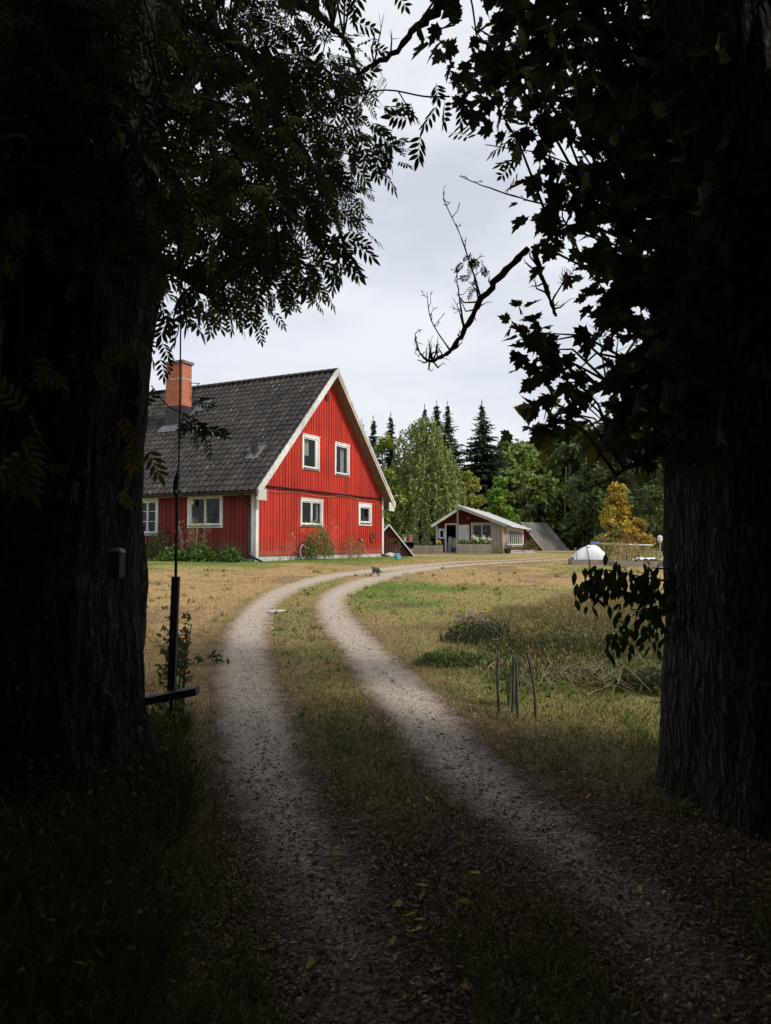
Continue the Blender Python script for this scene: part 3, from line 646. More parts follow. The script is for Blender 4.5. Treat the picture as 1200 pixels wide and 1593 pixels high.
# chimney
ca, cb_, cw, cl = 2.92, 6.40, .62, 1.0
def brickmat():
    m_, nt, b = newmat('orange_brick'); tc = nn(nt, 'ShaderNodeTexCoord'); br = nn(nt, 'ShaderNodeTexBrick')
    sx = nn(nt, 'ShaderNodeSeparateXYZ'); ad = nn(nt, 'ShaderNodeMath', operation='ADD'); cx = nn(nt, 'ShaderNodeCombineXYZ')
    nt.links.new(tc.outputs['Object'], sx.inputs[0]); nt.links.new(sx.outputs[0], ad.inputs[0]); nt.links.new(sx.outputs[1], ad.inputs[1]); nt.links.new(ad.outputs[0], cx.inputs[0]); nt.links.new(sx.outputs[2], cx.inputs[1])
    nt.links.new(cx.outputs[0], br.inputs['Vector'])
    br.inputs['Color1'].default_value = (.42, .085, .032, 1); br.inputs['Color2'].default_value = (.25, .047, .024, 1); br.inputs['Mortar'].default_value = (.48, .30, .20, 1)
    br.inputs['Scale'].default_value = 1; br.inputs['Brick Width'].default_value = .25; br.inputs['Row Height'].default_value = .075; br.inputs['Mortar Size'].default_value = .009; br.inputs['Bias'].default_value = -.2
    no = nn(nt, 'ShaderNodeTexNoise'); no.inputs['Scale'].default_value = 9; hs = nn(nt, 'ShaderNodeHueSaturation'); mr = nn(nt, 'ShaderNodeMapRange'); mr.inputs[3].default_value = .7; mr.inputs[4].default_value = 1.35
    nt.links.new(tc.outputs['Object'], no.inputs['Vector']); nt.links.new(no.outputs['Fac'], mr.inputs[0]); nt.links.new(mr.outputs[0], hs.inputs['Value']); nt.links.new(br.outputs['Color'], hs.inputs['Color'])
    nt.links.new(hs.outputs[0], b.inputs['Base Color']); b.inputs['Roughness'].default_value = .9; return m_
chim = MB().box(ca, ca + cw, cb_, cb_ + cl, 6.4, 8.93).build('chimney', brickmat(), house)
MB().box(ca - .015, ca + cw + .015, cb_ - .015, cb_ + cl + .015, 8.22, 8.255).build('mortar_course', mat('pale_mortar', (.62, .56, .50), .9), chim)
MB().box(ca - .08, ca + cw + .08, cb_ - .08, cb_ + cl + .08, 8.935, 9.07).build('cap', mat('stone_cap', (.17, .145, .11), .9, .3, 8), chim, bevel=.015)
m = MB(); m.box(ca - .03, ca + cw + .03, cb_ - .03, cb_ + cl + .03, 5.9, 6.98); m.build('flashing', BLACKMETAL, chim, bevel=.01)
m = MB(); fl = lambda a0, a1, b0, b1, h: m.add([(a0, b0, ZE + a0 + h), (a1, b0, ZE + a1 + h), (a1, b1, ZE + a1 + h), (a0, b1, ZE + a0 + h), (a0, b0, ZE + a0 + h - .02), (a1, b0, ZE + a1 + h - .02), (a1, b1, ZE + a1 + h - .02), (a0, b1, ZE + a0 + h - .02)], [(0, 1, 2, 3), (7, 6, 5, 4), (0, 4, 5, 1), (1, 5, 6, 2), (2, 6, 7, 3), (3, 7, 4, 0)])
fl(ca - .38, ca - .031, cb_ - .12, cb_ + cl + .14, .12); fl(ca - .03, ca + cw + .3, cb_ - .22, cb_ - .031, .115); m.build('apron', GREYMETAL, chim)
m = MB(); m.bar((3.45, cb_ - .02, 8.10), (3.45, cb_ - .55, 8.02), .04, .03).bar((3.45, cb_ - .5, 8.02), (3.45, cb_ - .05, 7.35), .03, .03); m.build('bracket', BLACKMETAL, chim)
m = MB(); m.bar((4.05, cb_ + .25, ZE + 4.05 + .42), (4.55, cb_ - .75, ZE + 4.05 + .38), .36, .03); m.build('roof_walkway', GREYMETAL, house)
m = MB(); fl(3.55, 4.15, cb_ - .75, cb_ - .30, .13); m.build('roof_hatch', GREYMETAL, house)
m = MB(); m.box(1.02, 1.20, .80, 1.02, 3.9, 4.66); vt = m.build('roof_vent', BLACKMETAL, house, bevel=.01)
m = MB(); fl(.85, 1.4, .55, 1.2, .10); m.build('vent_plate', mat('vent_flashing', (.13, .12, .115), .5, .3, 6), vt)
# gutter and downpipe
m = MB(); n = 7; vs = []
for y in (-RK + .10, HL + RK):
    for i in range(n): an = math.pi + math.pi * i / (n - 1); vs.append((-OV - .05 + .07 * math.cos(an), y, ZE - OV - .03 + .07 * math.sin(an)))
    for i in range(n): an = 2 * math.pi - math.pi * i / (n - 1); vs.append((-OV - .05 + .06 * math.cos(an), y, ZE - OV - .03 + .06 * math.sin(an)))
N2 = 2 * n; m.add(vs, [(i, (i + 1) % N2, N2 + (i + 1) % N2, N2 + i) for i in range(N2)] + [tuple(range(N2 - 1, -1, -1)), tuple(range(N2, 2 * N2))]); m.build('gutter', BLACKMETAL, house)
MB().tube(curve([(-OV - .04, .30, ZE - OV - .08), (-OV - .02, .30, 2.42), (-.30, .26, 2.28), (-.10, .24, 2.10), (-.09, .24, 1.9), (-.09, .24, .45), (-.09, .22, .30), (-.15, .06, .18), (-.42, -.62, -.0)], 5), .045, 8).build('downpipe', BLACKMETAL, house, True)
MB().box(-.12, -.02, -.02, .10, 2.55, 2.62).tube([(-.1, -.1, 2.55), (-.16, -.16, 2.50)], [.03, .06], 8).build('outdoor_lamp', BLACKMETAL, house)
# small dark plate under the gable tip
MB().box(4.95, 5.20, .03, .06, 7.0, 7.28, TG).build('gable_hatch', BARN, house)
def HW_(a, b, z): return (HO[0] + a * hu[0] + b * hv[0], HO[1] + a * hu[1] + b * hv[1], HO[2] + z)

# ---- things at and on the house
def potted(loc, label, flower=None, s=1.0):
    t = thing('potted_plant', label, 'plant', loc)
    MB().lathe([(.045 * s, 0), (.065 * s, .10 * s), (.07 * s, .10 * s), (.07 * s, .12 * s)], 12).build('pot', TERRA, t)
    lm = LM(); n = 40; lm.add('ovate', rng.normal(0, .035 * s, (n, 3)) + [0, 0, .17 * s], rdir(n, .4), rdir(n), .05 * s, .07 * s, cols(n, [(.10, .17, .04), (.06, .10, .03)] + ([flower] if flower else [])))
    lm.build('foliage', leafmat('plant_leaves'), t); return t
gl = 'pots on the window sills'
potted(HW_(3.62, .13, 1.49), 'green pot plant on left of the lower gable window sill')
potted(HW_(4.15, .13, 1.49), 'green pot plant on right of the lower gable window sill')
potted(HW_(8.85, .13, 1.69), 'orange flower pot inside the small right gable window')
potted(HW_(.14, 2.95, 1.41), 'terracotta pot on left end of the wide side window sill', (.45, .2, .08))
potted(HW_(.14, 1.85, 1.41), 'white rimmed orange pot at right end of the wide side window sill', (.6, .55, .45))
t = thing('hanging_lantern', 'small pale lantern hanging in the wide side window', 'lantern', HW_(-.10, 3.02, 2.22))
MB().box(-.055, .055, -.055, .055, 0, .15).build('body', mat('pale_green_glass', (.55, .66, .52), .4), t); MB().lathe([(.09, .151), (.0, .22)], 8).build('lid', CURT, t); MB().bar((0, 0, -.16), (0, 0, 0), .03, .01).build('ribbon', mat('teal_ribbon', (.2, .4, .33), .7), t); MB().bar((0, 0, .22), (0, 0, .36), .006, .006).build('string', CURT, t)
# bicycle with the front wheel showing
RUB = mat('rubber', (.03, .03, .03), .8)
bike = thing('bicycle', 'old bicycle leaning on the red gable, front wheel showing beside the flowering plants', 'bicycle', HW_(2.62, -.42, -.01), R(90) - HA + R(9))
def wheel(x):
    t = MB(); rr = .31; t.tube([(x + rr * math.cos(a), 0, .335 + rr * math.sin(a)) for a in np.linspace(0, 2 * math.pi, 41)], .019, 8)
    w_ = t.build('wheel', RUB, bike, True)
    MB().tube([(x + .285 * math.cos(a), 0, .335 + .285 * math.sin(a)) for a in np.linspace(0, 2 * math.pi, 41)], .021, 6).build('rim', mat('white_rim', (.74, .72, .68), .4), w_, True)
    s_ = MB(); [s_.bar((x, 0, .335), (x + .285 * math.cos(a), 0, .335 + .285 * math.sin(a)), .004, .004) for a in np.linspace(0, 2 * math.pi, 25)[:-1]]; s_.tube([(x, -.05, .335), (x, .05, .335)], .025, 8); s_.build('spokes', GREYMETAL, w_)
wheel(0); wheel(1.05)
m = MB(); 
for a, b_ in (((0, 0, .335), (.17, 0, .86)), ((.19, 0, .80), (.52, 0, .30)), ((.52, 0, .30), (.40 + .28, 0, .84)), ((.2, 0, .78), (.66, 0, .76)), ((.52, 0, .30), (1.05, 0, .335)), ((.66, 0, .78), (1.05, 0, .335))): m.tube([a, b_], .016, 8)
m.build('frame', mat('dark_bike_paint', (.05, .05, .06), .4), bike, True)
MB().tube(curve([(.30, -.28, .98), (.16, -.2, 1.0), (.13, 0, .98), (.16, .2, 1.0), (.30, .28, .98)]), .012, 8).tube([(.13, 0, .98), (.17, 0, .86)], .013, 8).build('handlebar', GREYMETAL, bike, True)
MB().lathe([(.02, 0), (.10, .03), (.11, .06), (.06, .08)], 12, (.70, 0, .86)).tube([(.68, 0, .84), (.70, 0, .87)], .014, 8).build('saddle', RUB, bike, True)
# hanging basket and garden hose tap on the gable
t = thing('hanging_basket', 'dry brown wreath hanging on the red gable below the small window', 'wreath', HW_(9.25, -.07, .85))
MB().tube([(.16 * math.cos(a), .0, .13 + .2 * math.sin(a)) for a in np.linspace(0, 6.283, 25)], .035, 6).build('ring', mat('dry_twigs', (.16, .075, .05), .9), t); lm = LM(); n = 90; a = rng.uniform(0, 6.28, n); lm.add('narrow', np.stack([.16 * np.cos(a), -.03 * np.ones(n), .13 + .2 * np.sin(a)], 1), rdir(n), rdir(n), .05, .09, cols(n, [(.20, .08, .05), (.12, .06, .04), (.3, .16, .1)])); lm.build('leaves', leafmat('dead_leaves'), t); t.rotation_euler = (0, 0, R(90) - HA)
t = thing('garden_hose', 'pale hose hanging from a tap on the gable near its right corner', 'hose', HW_(7.9, -.10, 0), R(90) - HA)
MB().tube(curve([(0, 0, .85), (.18, -.08, .80), (.42, -.06, .35), (.75, -.12, .05), (1.15, -.25, .0), (.8, -.4, .0)], 6), .022, 7).build('tube', mat('pale_hose', (.55, .36, .30), .6), t, True)
MB().bar((0, .07, .86), (0, -.06, .86), .05, .05).tube([(0, -.05, .86), (-.06, -.12, .72)], .05, 8).bar((-.06, 0, .93), (.06, 0, .93), .03, .02).build('tap', BLACKMETAL, t)
# little red shed with a steep gable behind the house
LS = P(612, 866, 37.6); sx_, sy_ = LS[0], LS[1]
little = thing('little_shed', 'small steep roofed red shed behind the right corner of the house', 'shed', (sx_ - .05, sy_, float(G(0, sy_))), R(10))
m = MB(); m.add([(-.75, 0, 0), (.95, 0, 0), (-.2, 0, 1.55), (-.75, 0, .95), (-.75, 1.8, 0), (.95, 1.8, 0), (-.2, 1.8, 1.55), (-.75, 1.8, .95)], [(0, 1, 2, 3), (7, 6, 5, 4), (0, 3, 7, 4), (1, 5, 6, 2), (2, 6, 7, 3)]); battens(m, -.6, .9, .15, .04, .02, lambda s: (1.5 - (s + .2) * 1.33 if s > -.2 else 1.5 + (s + .2) * 1.05), .02, [], TG); m.build('wall', BARN, little)
m = MB(); m.bar((-.2, -.12, 1.62), (1.12, -.12, -.0), .06, .14, (0, 1, 0)).bar((-.2, -.121, 1.60), (-.85, -.121, .88), .06, .14, (0, 1, 0)).build('bargeboard', WHITE, little)
m = MB(); m.add([(-.2, -.08, 1.66), (1.14, -.08, .02), (1.14, 1.9, .02), (-.2, 1.9, 1.66), (-.2, -.08, 1.60), (1.1, -.08, -.02), (1.1, 1.9, -.02), (-.2, 1.9, 1.60)], [(0, 1, 2, 3), (7, 6, 5, 4), (0, 4, 5, 1), (2, 6, 7, 3)]).add([(-.2, -.08, 1.665), (-.92, -.08, .9), (-.92, 1.9, .9), (-.2, 1.9, 1.665)], [(3, 2, 1, 0)]).build('roof', mat('grey_felt_roof', (.26, .25, .24), .9, .3, 5), little)
MB().box(-.79, -.66, -.05, .1, 0, .9).build('corner_board', GREYWOOD, little)
# hose reel trolley
q = ground_px(619, 872); reel = thing('hose_reel', 'turquoise garden hose reel trolley on grass by the little shed', 'hose reel', (q[0], q[1], float(G(0, q[1]))), R(20)); reel.scale = (.62, .62, .75)
MB().tube([(.0 + .17 * math.cos(a), .12 * math.sin(3 * a) , .22 + .15 * math.sin(a)) for a in np.linspace(0, 25, 90)], .03, 6).build('hose', mat('turquoise_hose', (.06, .36, .48), .45), reel, True)
m = MB(); [MB().tube([(0, y, .22), (.001, y + .02, .22)], .15, 16).build('side_disc', mat('turquoise_plastic', (.10, .42, .52), .4), reel) for y in (-.16, .16)]
m = MB(); m.tube([(-.1, -.22, .02), (-.28, -.2, .62), (-.28, .2, .62), (-.1, .22, .02)], .016, 6).build('handle', GREYMETAL, reel, True)

# ================================================================== garden shed with porch
def gz(x, y): return float(G(x, y))
SHA = R(-16.7); c0 = P(782, 857, 46.0); SH0 = (c0[0], c0[1], gz(0, 46))
shed = thing('garden_shed', 'low dark red garden shed with pale metal roof, open door and porch', 'shed', SH0, SHA)
def SW(x, y, z=0): return (SH0[0] + x * math.cos(SHA) - y * math.sin(SHA), SH0[1] + x * math.sin(SHA) + y * math.cos(SHA), SH0[2] + z)
# local: x right along the front, y back; right wall x = 0, porch front y = 0, front wall y = PD, ridge x = -RX
PD, RX, LX, SD, EV, RG = 1.8, 2.85, -4.6, 13.0, 1.88, 3.02
zr = lambda s: RG - .06 - (s + RX) * (RG - EV) / RX if s > -RX else RG - .06 + (s + RX) * (RG - 1.95) / (-RX - LX)
TF = lambda s, d, z: (s, PD - d, z)
TR_ = lambda s, d, z: (d, s, z)
m = MB(); fh = [(-3.98, -3.22, .0, 1.86), (-2.28, -.55, .88, 1.96), (-4.46, -4.03, .92, 1.58)]
cols_wall(m, [LX, -RX, 0], zr, 0, [(h[0] + .06, h[1] - .06, h[2] + (.06 if h[2] else 0), h[3] - .06) for h in fh], TF); battens(m, LX + .1, 0, .22, .06, .02, lambda s: zr(s) - .02, .02, fh, TF)
rh = [(1.95, SD - 1.3, .40, 1.70)]
cols_wall(m, [PD, SD], lambda s: EV - .05, 0, [(h[0] + .06, h[1] - .06, h[2] + .06, h[3] - .06) for h in rh], TR_)
m.add([(LX, PD, 0), (LX, SD, 0), (LX, SD, 1.9), (LX, PD, 1.9)], [(0, 1, 2, 3)]).add([(LX, SD, 0), (0, SD, 0), (0, SD, EV), (-RX, SD, RG - .06), (LX, SD, 1.9)], [(0, 1, 2, 3, 4)])
m.build('wall', BARN, shed)
MB().box(LX + .03, -.03, PD + 2.6, PD + 2.65, .02, 1.8).box(LX + .03, -.03, PD + .03, PD + 2.5, -.1, .02).build('inner_wall', DARKIN, shed)

m = MB(); s = -.72
while s < -.02:
    m.add([(x, y, z) for y in (0, .03) for x, z in ((s, .0), (s + .125, .0), (s + .125, zr(s + .125) - .06), (s, zr(s) - .06))], [(0, 1, 2, 3), (7, 6, 5, 4), (0, 4, 5, 1), (1, 5, 6, 2), (2, 6, 7, 3), (3, 7, 4, 0)]); s += .132
m.build('porch_screen', GREYWOOD, shed)
m = MB(); s = .04
while s < PD - .05: m.box(-.032, -.002, s, s + .12, 0, EV - .06); s += .128
m.build('porch_side', GREYWOOD, shed)
MB().box(-.005, .05, -.05, .06, 0, EV - .02).build('corner_post', WHITE_WORN, shed)
MB().box(-RX - .05, -RX + .05, .10, .20, 0, RG - .12).build('porch_post', GREYWOOD, shed)
m = MB()
def slopeplank(mb, xa, xb, y0, y1, off, th, f):
    q = [(xa, f(xa) + off), (xb, f(xb) + off), (xb, f(xb) + off + th), (xa, f(xa) + off + th)]
    mb.add([(x, y, z) for y in (y0, y1) for x, z in q], [(0, 1, 2, 3), (7, 6, 5, 4), (0, 4, 5, 1), (1, 5, 6, 2), (2, 6, 7, 3), (3, 7, 4, 0)])
fr = lambda s: RG - (s + RX) * (RG - EV) / RX
fl_ = lambda s: RG + (s + RX) * (RG - 1.95) / (-RX - LX)
m = MB(); slopeplank(m, -RX - .08, .50, PD - 1.2, SD + .2, .0, .06, fr)
for y in np.arange(PD - 1.1, SD, .45): slopeplank(m, -RX, .50, y, y + .03, .061, .025, fr)
m.build('roof', mat('pale_metal_roof', (.66, .67, .68), .5, .10, 3, metal=.0), shed)
m = MB(); slopeplank(m, -RX - .08, .46, -.25, PD - 1.205, .0, .05, fr); m.build('porch_roof', mat('grey_roof_boards', (.40, .38, .35), .8, .25, 4), shed)
m = MB(); slopeplank(m, -RX - .10, .50, -.30, -.252, -.14, .20, fr); m.build('porch_fascia', GREYWOOD_H, shed)
m = MB(); slopeplank(m, LX - .22, -RX - .081, PD - .35, SD + .2, .0, .06, fl_); m.build('roof', mat('pale_metal_roof', (.62, .63, .63), .45), shed)
m = MB(); slopeplank(m, LX - .26, -RX, PD - .40, PD - .352, -.13, .20, fl_); m.build('bargeboard', WHITE, shed)
MB().box(LX - .03, LX + .09, PD - .055, PD - .022, 0, 1.84).build('corner_board', WHITE, shed)
m = MB(); m.box(-4.02, -3.92, -.02, .05, 0, 1.86, TF); m.box(-3.28, -3.18, -.02, .05, 0, 1.86, TF); m.box(-4.02, -3.10, -.02, .052, 1.861, 1.95, TF); m.build('door_frame', WHITE, shed)
dr = MB().box(-3.12, -2.38, .06, .10, .52, 1.86, TF).build('door', WHITE, shed, bevel=.006)
m = MB(); m.box(-2.50, -2.42, .105, .13, .80, .83, TF); m.build('handle', BLACKMETAL, dr)
window(shed, TF, *fh[1], mull=(.40,), cas=.10)
window(shed, TF, *fh[2], cas=.06)
window(shed, TR_, *rh[0], mull=(.125, .25, .375, .5, .625, .75, .875), cas=.14)
MB().lathe([(.14, 0), (.12, .05), (.03, .10), (.02, .2)], 12, (-2.44, PD - .2, 2.22)).tube([(-2.44, PD - .2, 2.40), (-2.44, PD - .02, 2.48)], .015, 6).build('porch_lamp', mat('lamp_enamel', (.35, .16, .13), .5), shed)
MB().tube(curve([(.44, .3, EV - .18), (.44, .35, EV - .2), (.42, SD - .8, EV - .2)], 3), .045, 8).tube(curve([(.44, SD - .7, EV - .2), (.44, SD - .6, EV - .38), (.12, SD - .55, EV - .5), (.07, SD - .5, EV - .7), (.07, SD - .5, .1)], 4), .05, 8).build('downpipe', BLACKMETAL, shed, True)
MB().box(LX, -.04, .0, PD - .03, -.25, .045).build('porch_deck', GREYWOOD_H, shed)
# things in and at the porch
t = thing('hanging_heart', 'small pink ornament hanging in the shed window', 'ornament', SW(-1.35, PD + .08, 1.45)); MB().lathe([(.01, -.12), (.10, 0), (.09, .10), (.02, .14)], 10).build('body', mat('pink_cloth', (.65, .30, .30), .8), t); MB().tube([(0, 0, .14), (0, 0, .42)], .006, 5).build('cord', CURT, t)
for k, (x, h, lb) in enumerate(((-3.82, 1.05, 'taller white board leaning inside the shed doorway'), (-3.52, .95, 'shorter white board leaning inside the shed doorway'))):
    o = MB().bar((0, 0, 0), (.05, .28, h), .26, .03, (0, 1, 0)).build('leaning_board', WHITE_WORN, None, bevel=.005); o.location = SW(x, PD + .25, .03); o.rotation_euler = (0, 0, SHA); setp(o, lb, 'board')
t = thing('dark_bucket', 'dark bucket standing on the porch by the shed doorway', 'bucket', SW(-3.30, .9, .05)); MB().lathe([(.11, 0), (.15, .28), (.16, .28), (.16, .31)], 14).build('pail', mat('dark_blue_plastic', (.04, .04, .07), .5), t); MB().tube(curve([(-.15, 0, .29), (0, -.05, .42), (.15, 0, .29)]), .008, 6).build('handle', GREYMETAL, t)
t = thing('cloth_bundle', 'white cloth bundle propped between the two planters', 'cloth bundle', SW(-4.25, .9, .0)); MB().tube(curve([(0, 0, 0), (-.03, 0, .2), (-.05, 0, .42), (-.12, .02, .62), (-.10, .03, .74)]), [.10, .12, .12, .11, .11, .12, .13, .13, .12, .10, .09, .08, .07, .06, .06, .06, .05, .05, .05, .05, .05, .05, .05, .04, .03][:25], 9).build('cloth', mat('white_cloth', (.62, .60, .58), .9), t, True); MB().tube([(-.10, .03, .62), (-.13, .03, .86)], .02, 6).build('pole', SOFFIT, t)

def plants(name, label, cat, loc, ext, h, n, pal, kind='ovate', sz=(.05, .09), flowers=None, stems=0, rz=0.0, group=None, matn='plant_leaves', jit=.3, stempal=(.10, .09, .04), dome=True, blade=0):
    """leafy plant: foliage, with stems and flower heads where the photo shows them"""
    t = thing(name, label, cat, loc, rz, group); lm = LM()
    u = rng.uniform(-1, 1, n); v = rng.uniform(-1, 1, n); cl = fbm(u * 2.2 + loc[0], v * 2.2 + loc[1], 77, 3)
    top = h * (np.sqrt(np.clip(1 - .95 * (u * u + v * v), .06, 1)) if dome else 1) * (.45 + 1.0 * cl)
    z = top * rng.uniform(.06, 1, n) ** .75
    p = np.stack([u * ext[0], v * ext[1], z], 1); k = (u * u + v * v) < (1.0 if dome else 1.25)
    lm.add(kind, p[k], rdir(int(k.sum()), .35), rdir(int(k.sum()), .5), rng.uniform(*sz, int(k.sum())) * .8, rng.uniform(*sz, int(k.sum())), cols(int(k.sum()), pal, jit))
    if blade:
        br_ = np.sqrt(rng.random(blade)) * 1.15; ba = rng.uniform(0, 6.283, blade)
        lm.add('blade', np.stack([br_ * np.cos(ba) * ext[0], br_ * np.sin(ba) * ext[1], np.zeros(blade)], 1), rdir(blade, 2.2), rdir(blade), .010, rng.uniform(.5, 1.15, blade) * h * (1.1 - .6 * br_), cols(blade, pal, jit))
    lm.build('foliage', leafmat(matn), t)
    if stems:
        m = MB()
        for _ in range(stems):
            x, y_ = random.uniform(-.85, .85) * ext[0], random.uniform(-.85, .85) * ext[1]; hh = h * random.uniform(.6, 1.05)
            m.tube([(x * .7, y_ * .7, -.02), (x * .9, y_ * .9, hh * .6), (x * 1.05 + random.uniform(-.05, .05), y_, hh)], [.009, .007, .004], 5)
        m.build('stems', mat('stems_%d' % int(1000 * stempal[0]), stempal, .8), t)
    if flowers:
        fc, fn, fs, fz = flowers; lm = LM(); x = rng.uniform(-1, 1, fn) * ext[0]; y_ = rng.uniform(-1, 1, fn) * ext[1]
        c = np.stack([x, y_, h * rng.uniform(*fz, fn)], 1)
        for q in c:
            lm = LM(); lm.add('ovate', q + rng.normal(0, fs * .45, (10, 3)) * [1, 1, 1.4], rdir(10, .4), rdir(10), fs * .9, fs, cols(10, [fc], .2)); lm.build('flower_head', leafmat('petals', .3), t)
    return t
def bed(label, loc, rz, lx, ly, h, m_=None, name='raised_bed', boards=2, soil=True, group=None):
    t = thing(name, label, 'raised bed', loc, rz, group); mt = m_ or GREYWOOD_H
    for k, (a, b, c, d) in enumerate(((0, lx, 0, .03), (0, lx, ly - .03, ly), (0, .03, .031, ly - .031), (lx - .03, lx, .031, ly - .031))):
        m = MB()
        for i in range(boards): z0 = -.05 + (h + .05) * i / boards; m.box(a, b, c, d, z0, z0 + (h + .05) / boards - .008)
        m.build('board', mt, t, bevel=.004)
    [MB().box(x, x + .06, y, y + .06, -.05, h + .02).build('corner_post', mt, t) for x in (.031, lx - .091) for y in (.031, ly - .091)]
    if soil: MB().box(.032, lx - .032, .032, ly - .032, 0, h - .06).build('soil', mat('dark_soil', (.05, .035, .025), .95, .4, 15, .5), t)
    return t
q = P(644, 863, 44.6); bed('long grey board planter at the left of the shed porch', (q[0], q[1], gz(0, q[1])), SHA * .4, 1.72, .8, .52, boards=3)
q = P(711.5, 863, 44.2); bed('grey board planter full of white flowers before the shed porch', (q[0], q[1], gz(0, q[1])), SHA * .4, 2.02, .95, .60, boards=3)
q = P(793, 862, 47.5); bed('low white planter box along the sunny side of the shed', (q[0], q[1], gz(0, q[1])), R(8), 1.75, .5, .22, WHITE, 'planter_box', 1)
def at(px, y, z=0): q = P(px, 845, y); return (q[0], y, gz(0, y) + z)
LG = [(.10, .17, .035), (.15, .22, .05), (.07, .11, .025)]
plants('hydrangea', 'white flowering plant at the middle of the porch planter', 'plant', at(744.5, 44.6, .5), (.36, .25), .55, 260, LG, sz=(.08, .13), flowers=((.70, .72, .52), 16, .09, (.6, 1.0)))
plants('hydrangea', 'white flowering plant at right end of the porch planter', 'plant', at(758.5, 44.6, .5), (.28, .22), .42, 180, LG, sz=(.08, .13), flowers=((.70, .72, .50), 8, .08, (.6, 1.0)))
plants('leafy_plant', 'bright green plant at left end of the porch planter', 'plant', at(720, 44.6, .5), (.28, .25), .48, 200, LG, sz=(.09, .16))
plants('leafy_plant', 'pale green plant between others in the porch planter', 'plant', at(732, 44.6, .5), (.24, .25), .34, 160, [(.20, .25, .08), (.13, .18, .05)], sz=(.08, .14))
plants('leafy_plant', 'tall thin plant standing at left end of the long planter', 'plant', at(647, 44.9, .45), (.22, .2), 1.5, 150, [(.12, .12, .04), (.2, .15, .07)], sz=(.06, .11), stems=7, dome=False)
plants('leafy_plant', 'broad green plant in the long planter beside the shed', 'plant', at(663, 44.9, .45), (.45, .25), .55, 240, LG, sz=(.08, .14), stems=3)
plants('leafy_plant', 'yellow flowered low plant at right end of the long planter', 'plant', at(683, 44.9, .45), (.2, .2), .34, 120, LG, sz=(.06, .10), flowers=((.75, .55, .08), 7, .06, (.5, 1.0)))
plants('leafy_plant', 'bushy green plant at right end of the white planter box', 'plant', at(825, 47.7, .1), (.55, .3), .85, 420, [(.12, .17, .04), (.18, .20, .06), (.09, .12, .03)], sz=(.07, .12))
plants('leafy_plant', 'low reddish green plant at left of the white planter box', 'plant', at(802, 47.7, .15), (.5, .2), .38, 220, [(.14, .16, .05), (.25, .12, .06)], sz=(.06, .1))
plants('leafy_plant', 'dry weed clump at the foot of the grey porch screen', 'plant', at(776, 45.6), (.38, .3), .55, 260, [(.20, .19, .06), (.13, .15, .04)], sz=(.06, .12))
t = thing('plant_tub', 'black plant tub at the shed corner left of the white box', 'tub', at(789, 46.9)); MB().lathe([(.22, 0), (.28, .26), (.30, .26), (.30, .30)], 16).build('pot', mat('black_plastic', (.02, .02, .02), .5), t); lm = LM(); lm.add('ovate', rng.normal(0, .13, (90, 3)) + [0, 0, .42], rdir(90, .4), rdir(90), .08, .13, cols(90, LG)); lm.build('foliage', leafmat('plant_leaves'), t)
# table with pots, left of the shed
t = thing('plant_table', 'dark low table standing in the shade left of the shed', 'table', at(634, 49.0), R(-10)); MB().box(-.75, .75, -.3, .3, .72, .77).build('tabletop', GREYWOOD_H, t, bevel=.005)
for x in (-.68, .68):
    for y in (-.24, .24): MB().box(x - .03, x + .03, y - .03, y + .03, 0, .719).build('leg', GREYWOOD, t)
for px, mt, lb, r_ in ((638, TERRA, 'orange pot standing on the dark table left of the shed', .19), (630, mat('pale_pot', (.5, .5, .45), .7), 'pale pot on left end of the dark table', .14)):
    t = thing('flower_pot', lb, 'pot', at(px, 48.9, .77)); MB().lathe([(r_ * .6, 0), (r_ * .95, r_ * 1.7), (r_ * 1.05, r_ * 1.7), (r_ * 1.05, r_ * 2.1)], 14).build('pot', mt, t); lm = LM(); lm.add('ovate', rng.normal(0, r_ * .4, (40, 3)) + [0, 0, r_ * 2.4], rdir(40, .4), rdir(40), .06, .09, cols(40, LG)); lm.build('foliage', leafmat('plant_leaves'), t)
t = thing('barbecue', 'dark kettle barbecue between the birch and the shed', 'barbecue', at(664, 48.2)); MB().lathe([(.05, .52), (.26, .62), (.30, .76), (.30, .80), (.24, .94), (.06, 1.0)], 16).build('kettle', BLACKMETAL, t, True)
for a in (0, 2.1, 4.2): MB().tube([(.2 * math.cos(a), .2 * math.sin(a), .60), (.32 * math.cos(a), .32 * math.sin(a), 0)], .018, 6).build('leg', GREYMETAL, t)

# root cellar with a boarded sloping roof
rc = P(848, 857, 60.0)[:2]; RR = R(45)
cel = thing('root_cellar', 'steep grey boarded roof sloping to the grass right of shed', 'cellar', (rc[0], rc[1], gz(0, rc[1])), RR)
# local x along the eaves (back right), y away from the viewer's right: ridge at y = +1.6
m = MB(); LC, RUN, HC = 3.6, 2.2, 2.38
m.add([(-.1, 0, .02), (LC + .1, 0, .02), (LC + .1, RUN, HC), (-.1, RUN, HC), (-.1, .05, -.06), (LC + .1, .05, -.06), (LC + .1, RUN, HC - .08), (-.1, RUN, HC - .08)], [(0, 1, 2, 3), (7, 6, 5, 4), (0, 4, 5, 1), (1, 5, 6, 2), (2, 6, 7, 3), (3, 7, 4, 0)])
x = -.1
while x < LC + .05:
    m.add([(xx, y + oy, z + oz) for oy, oz in ((0, .004), (-.016, .018)) for xx, y, z in ((x, 0, .02), (x + .05, 0, .02), (x + .05, RUN, HC), (x, RUN, HC))], [(0, 1, 2, 3), (7, 6, 5, 4), (0, 4, 5, 1), (1, 5, 6, 2), (2, 6, 7, 3), (3, 7, 4, 0)]); x += .235
m.build('roof', woodpaint('mossy_roof_boards', (.17, .155, .14), (.30, .28, .25), .5, (9, 1, 1)), cel)
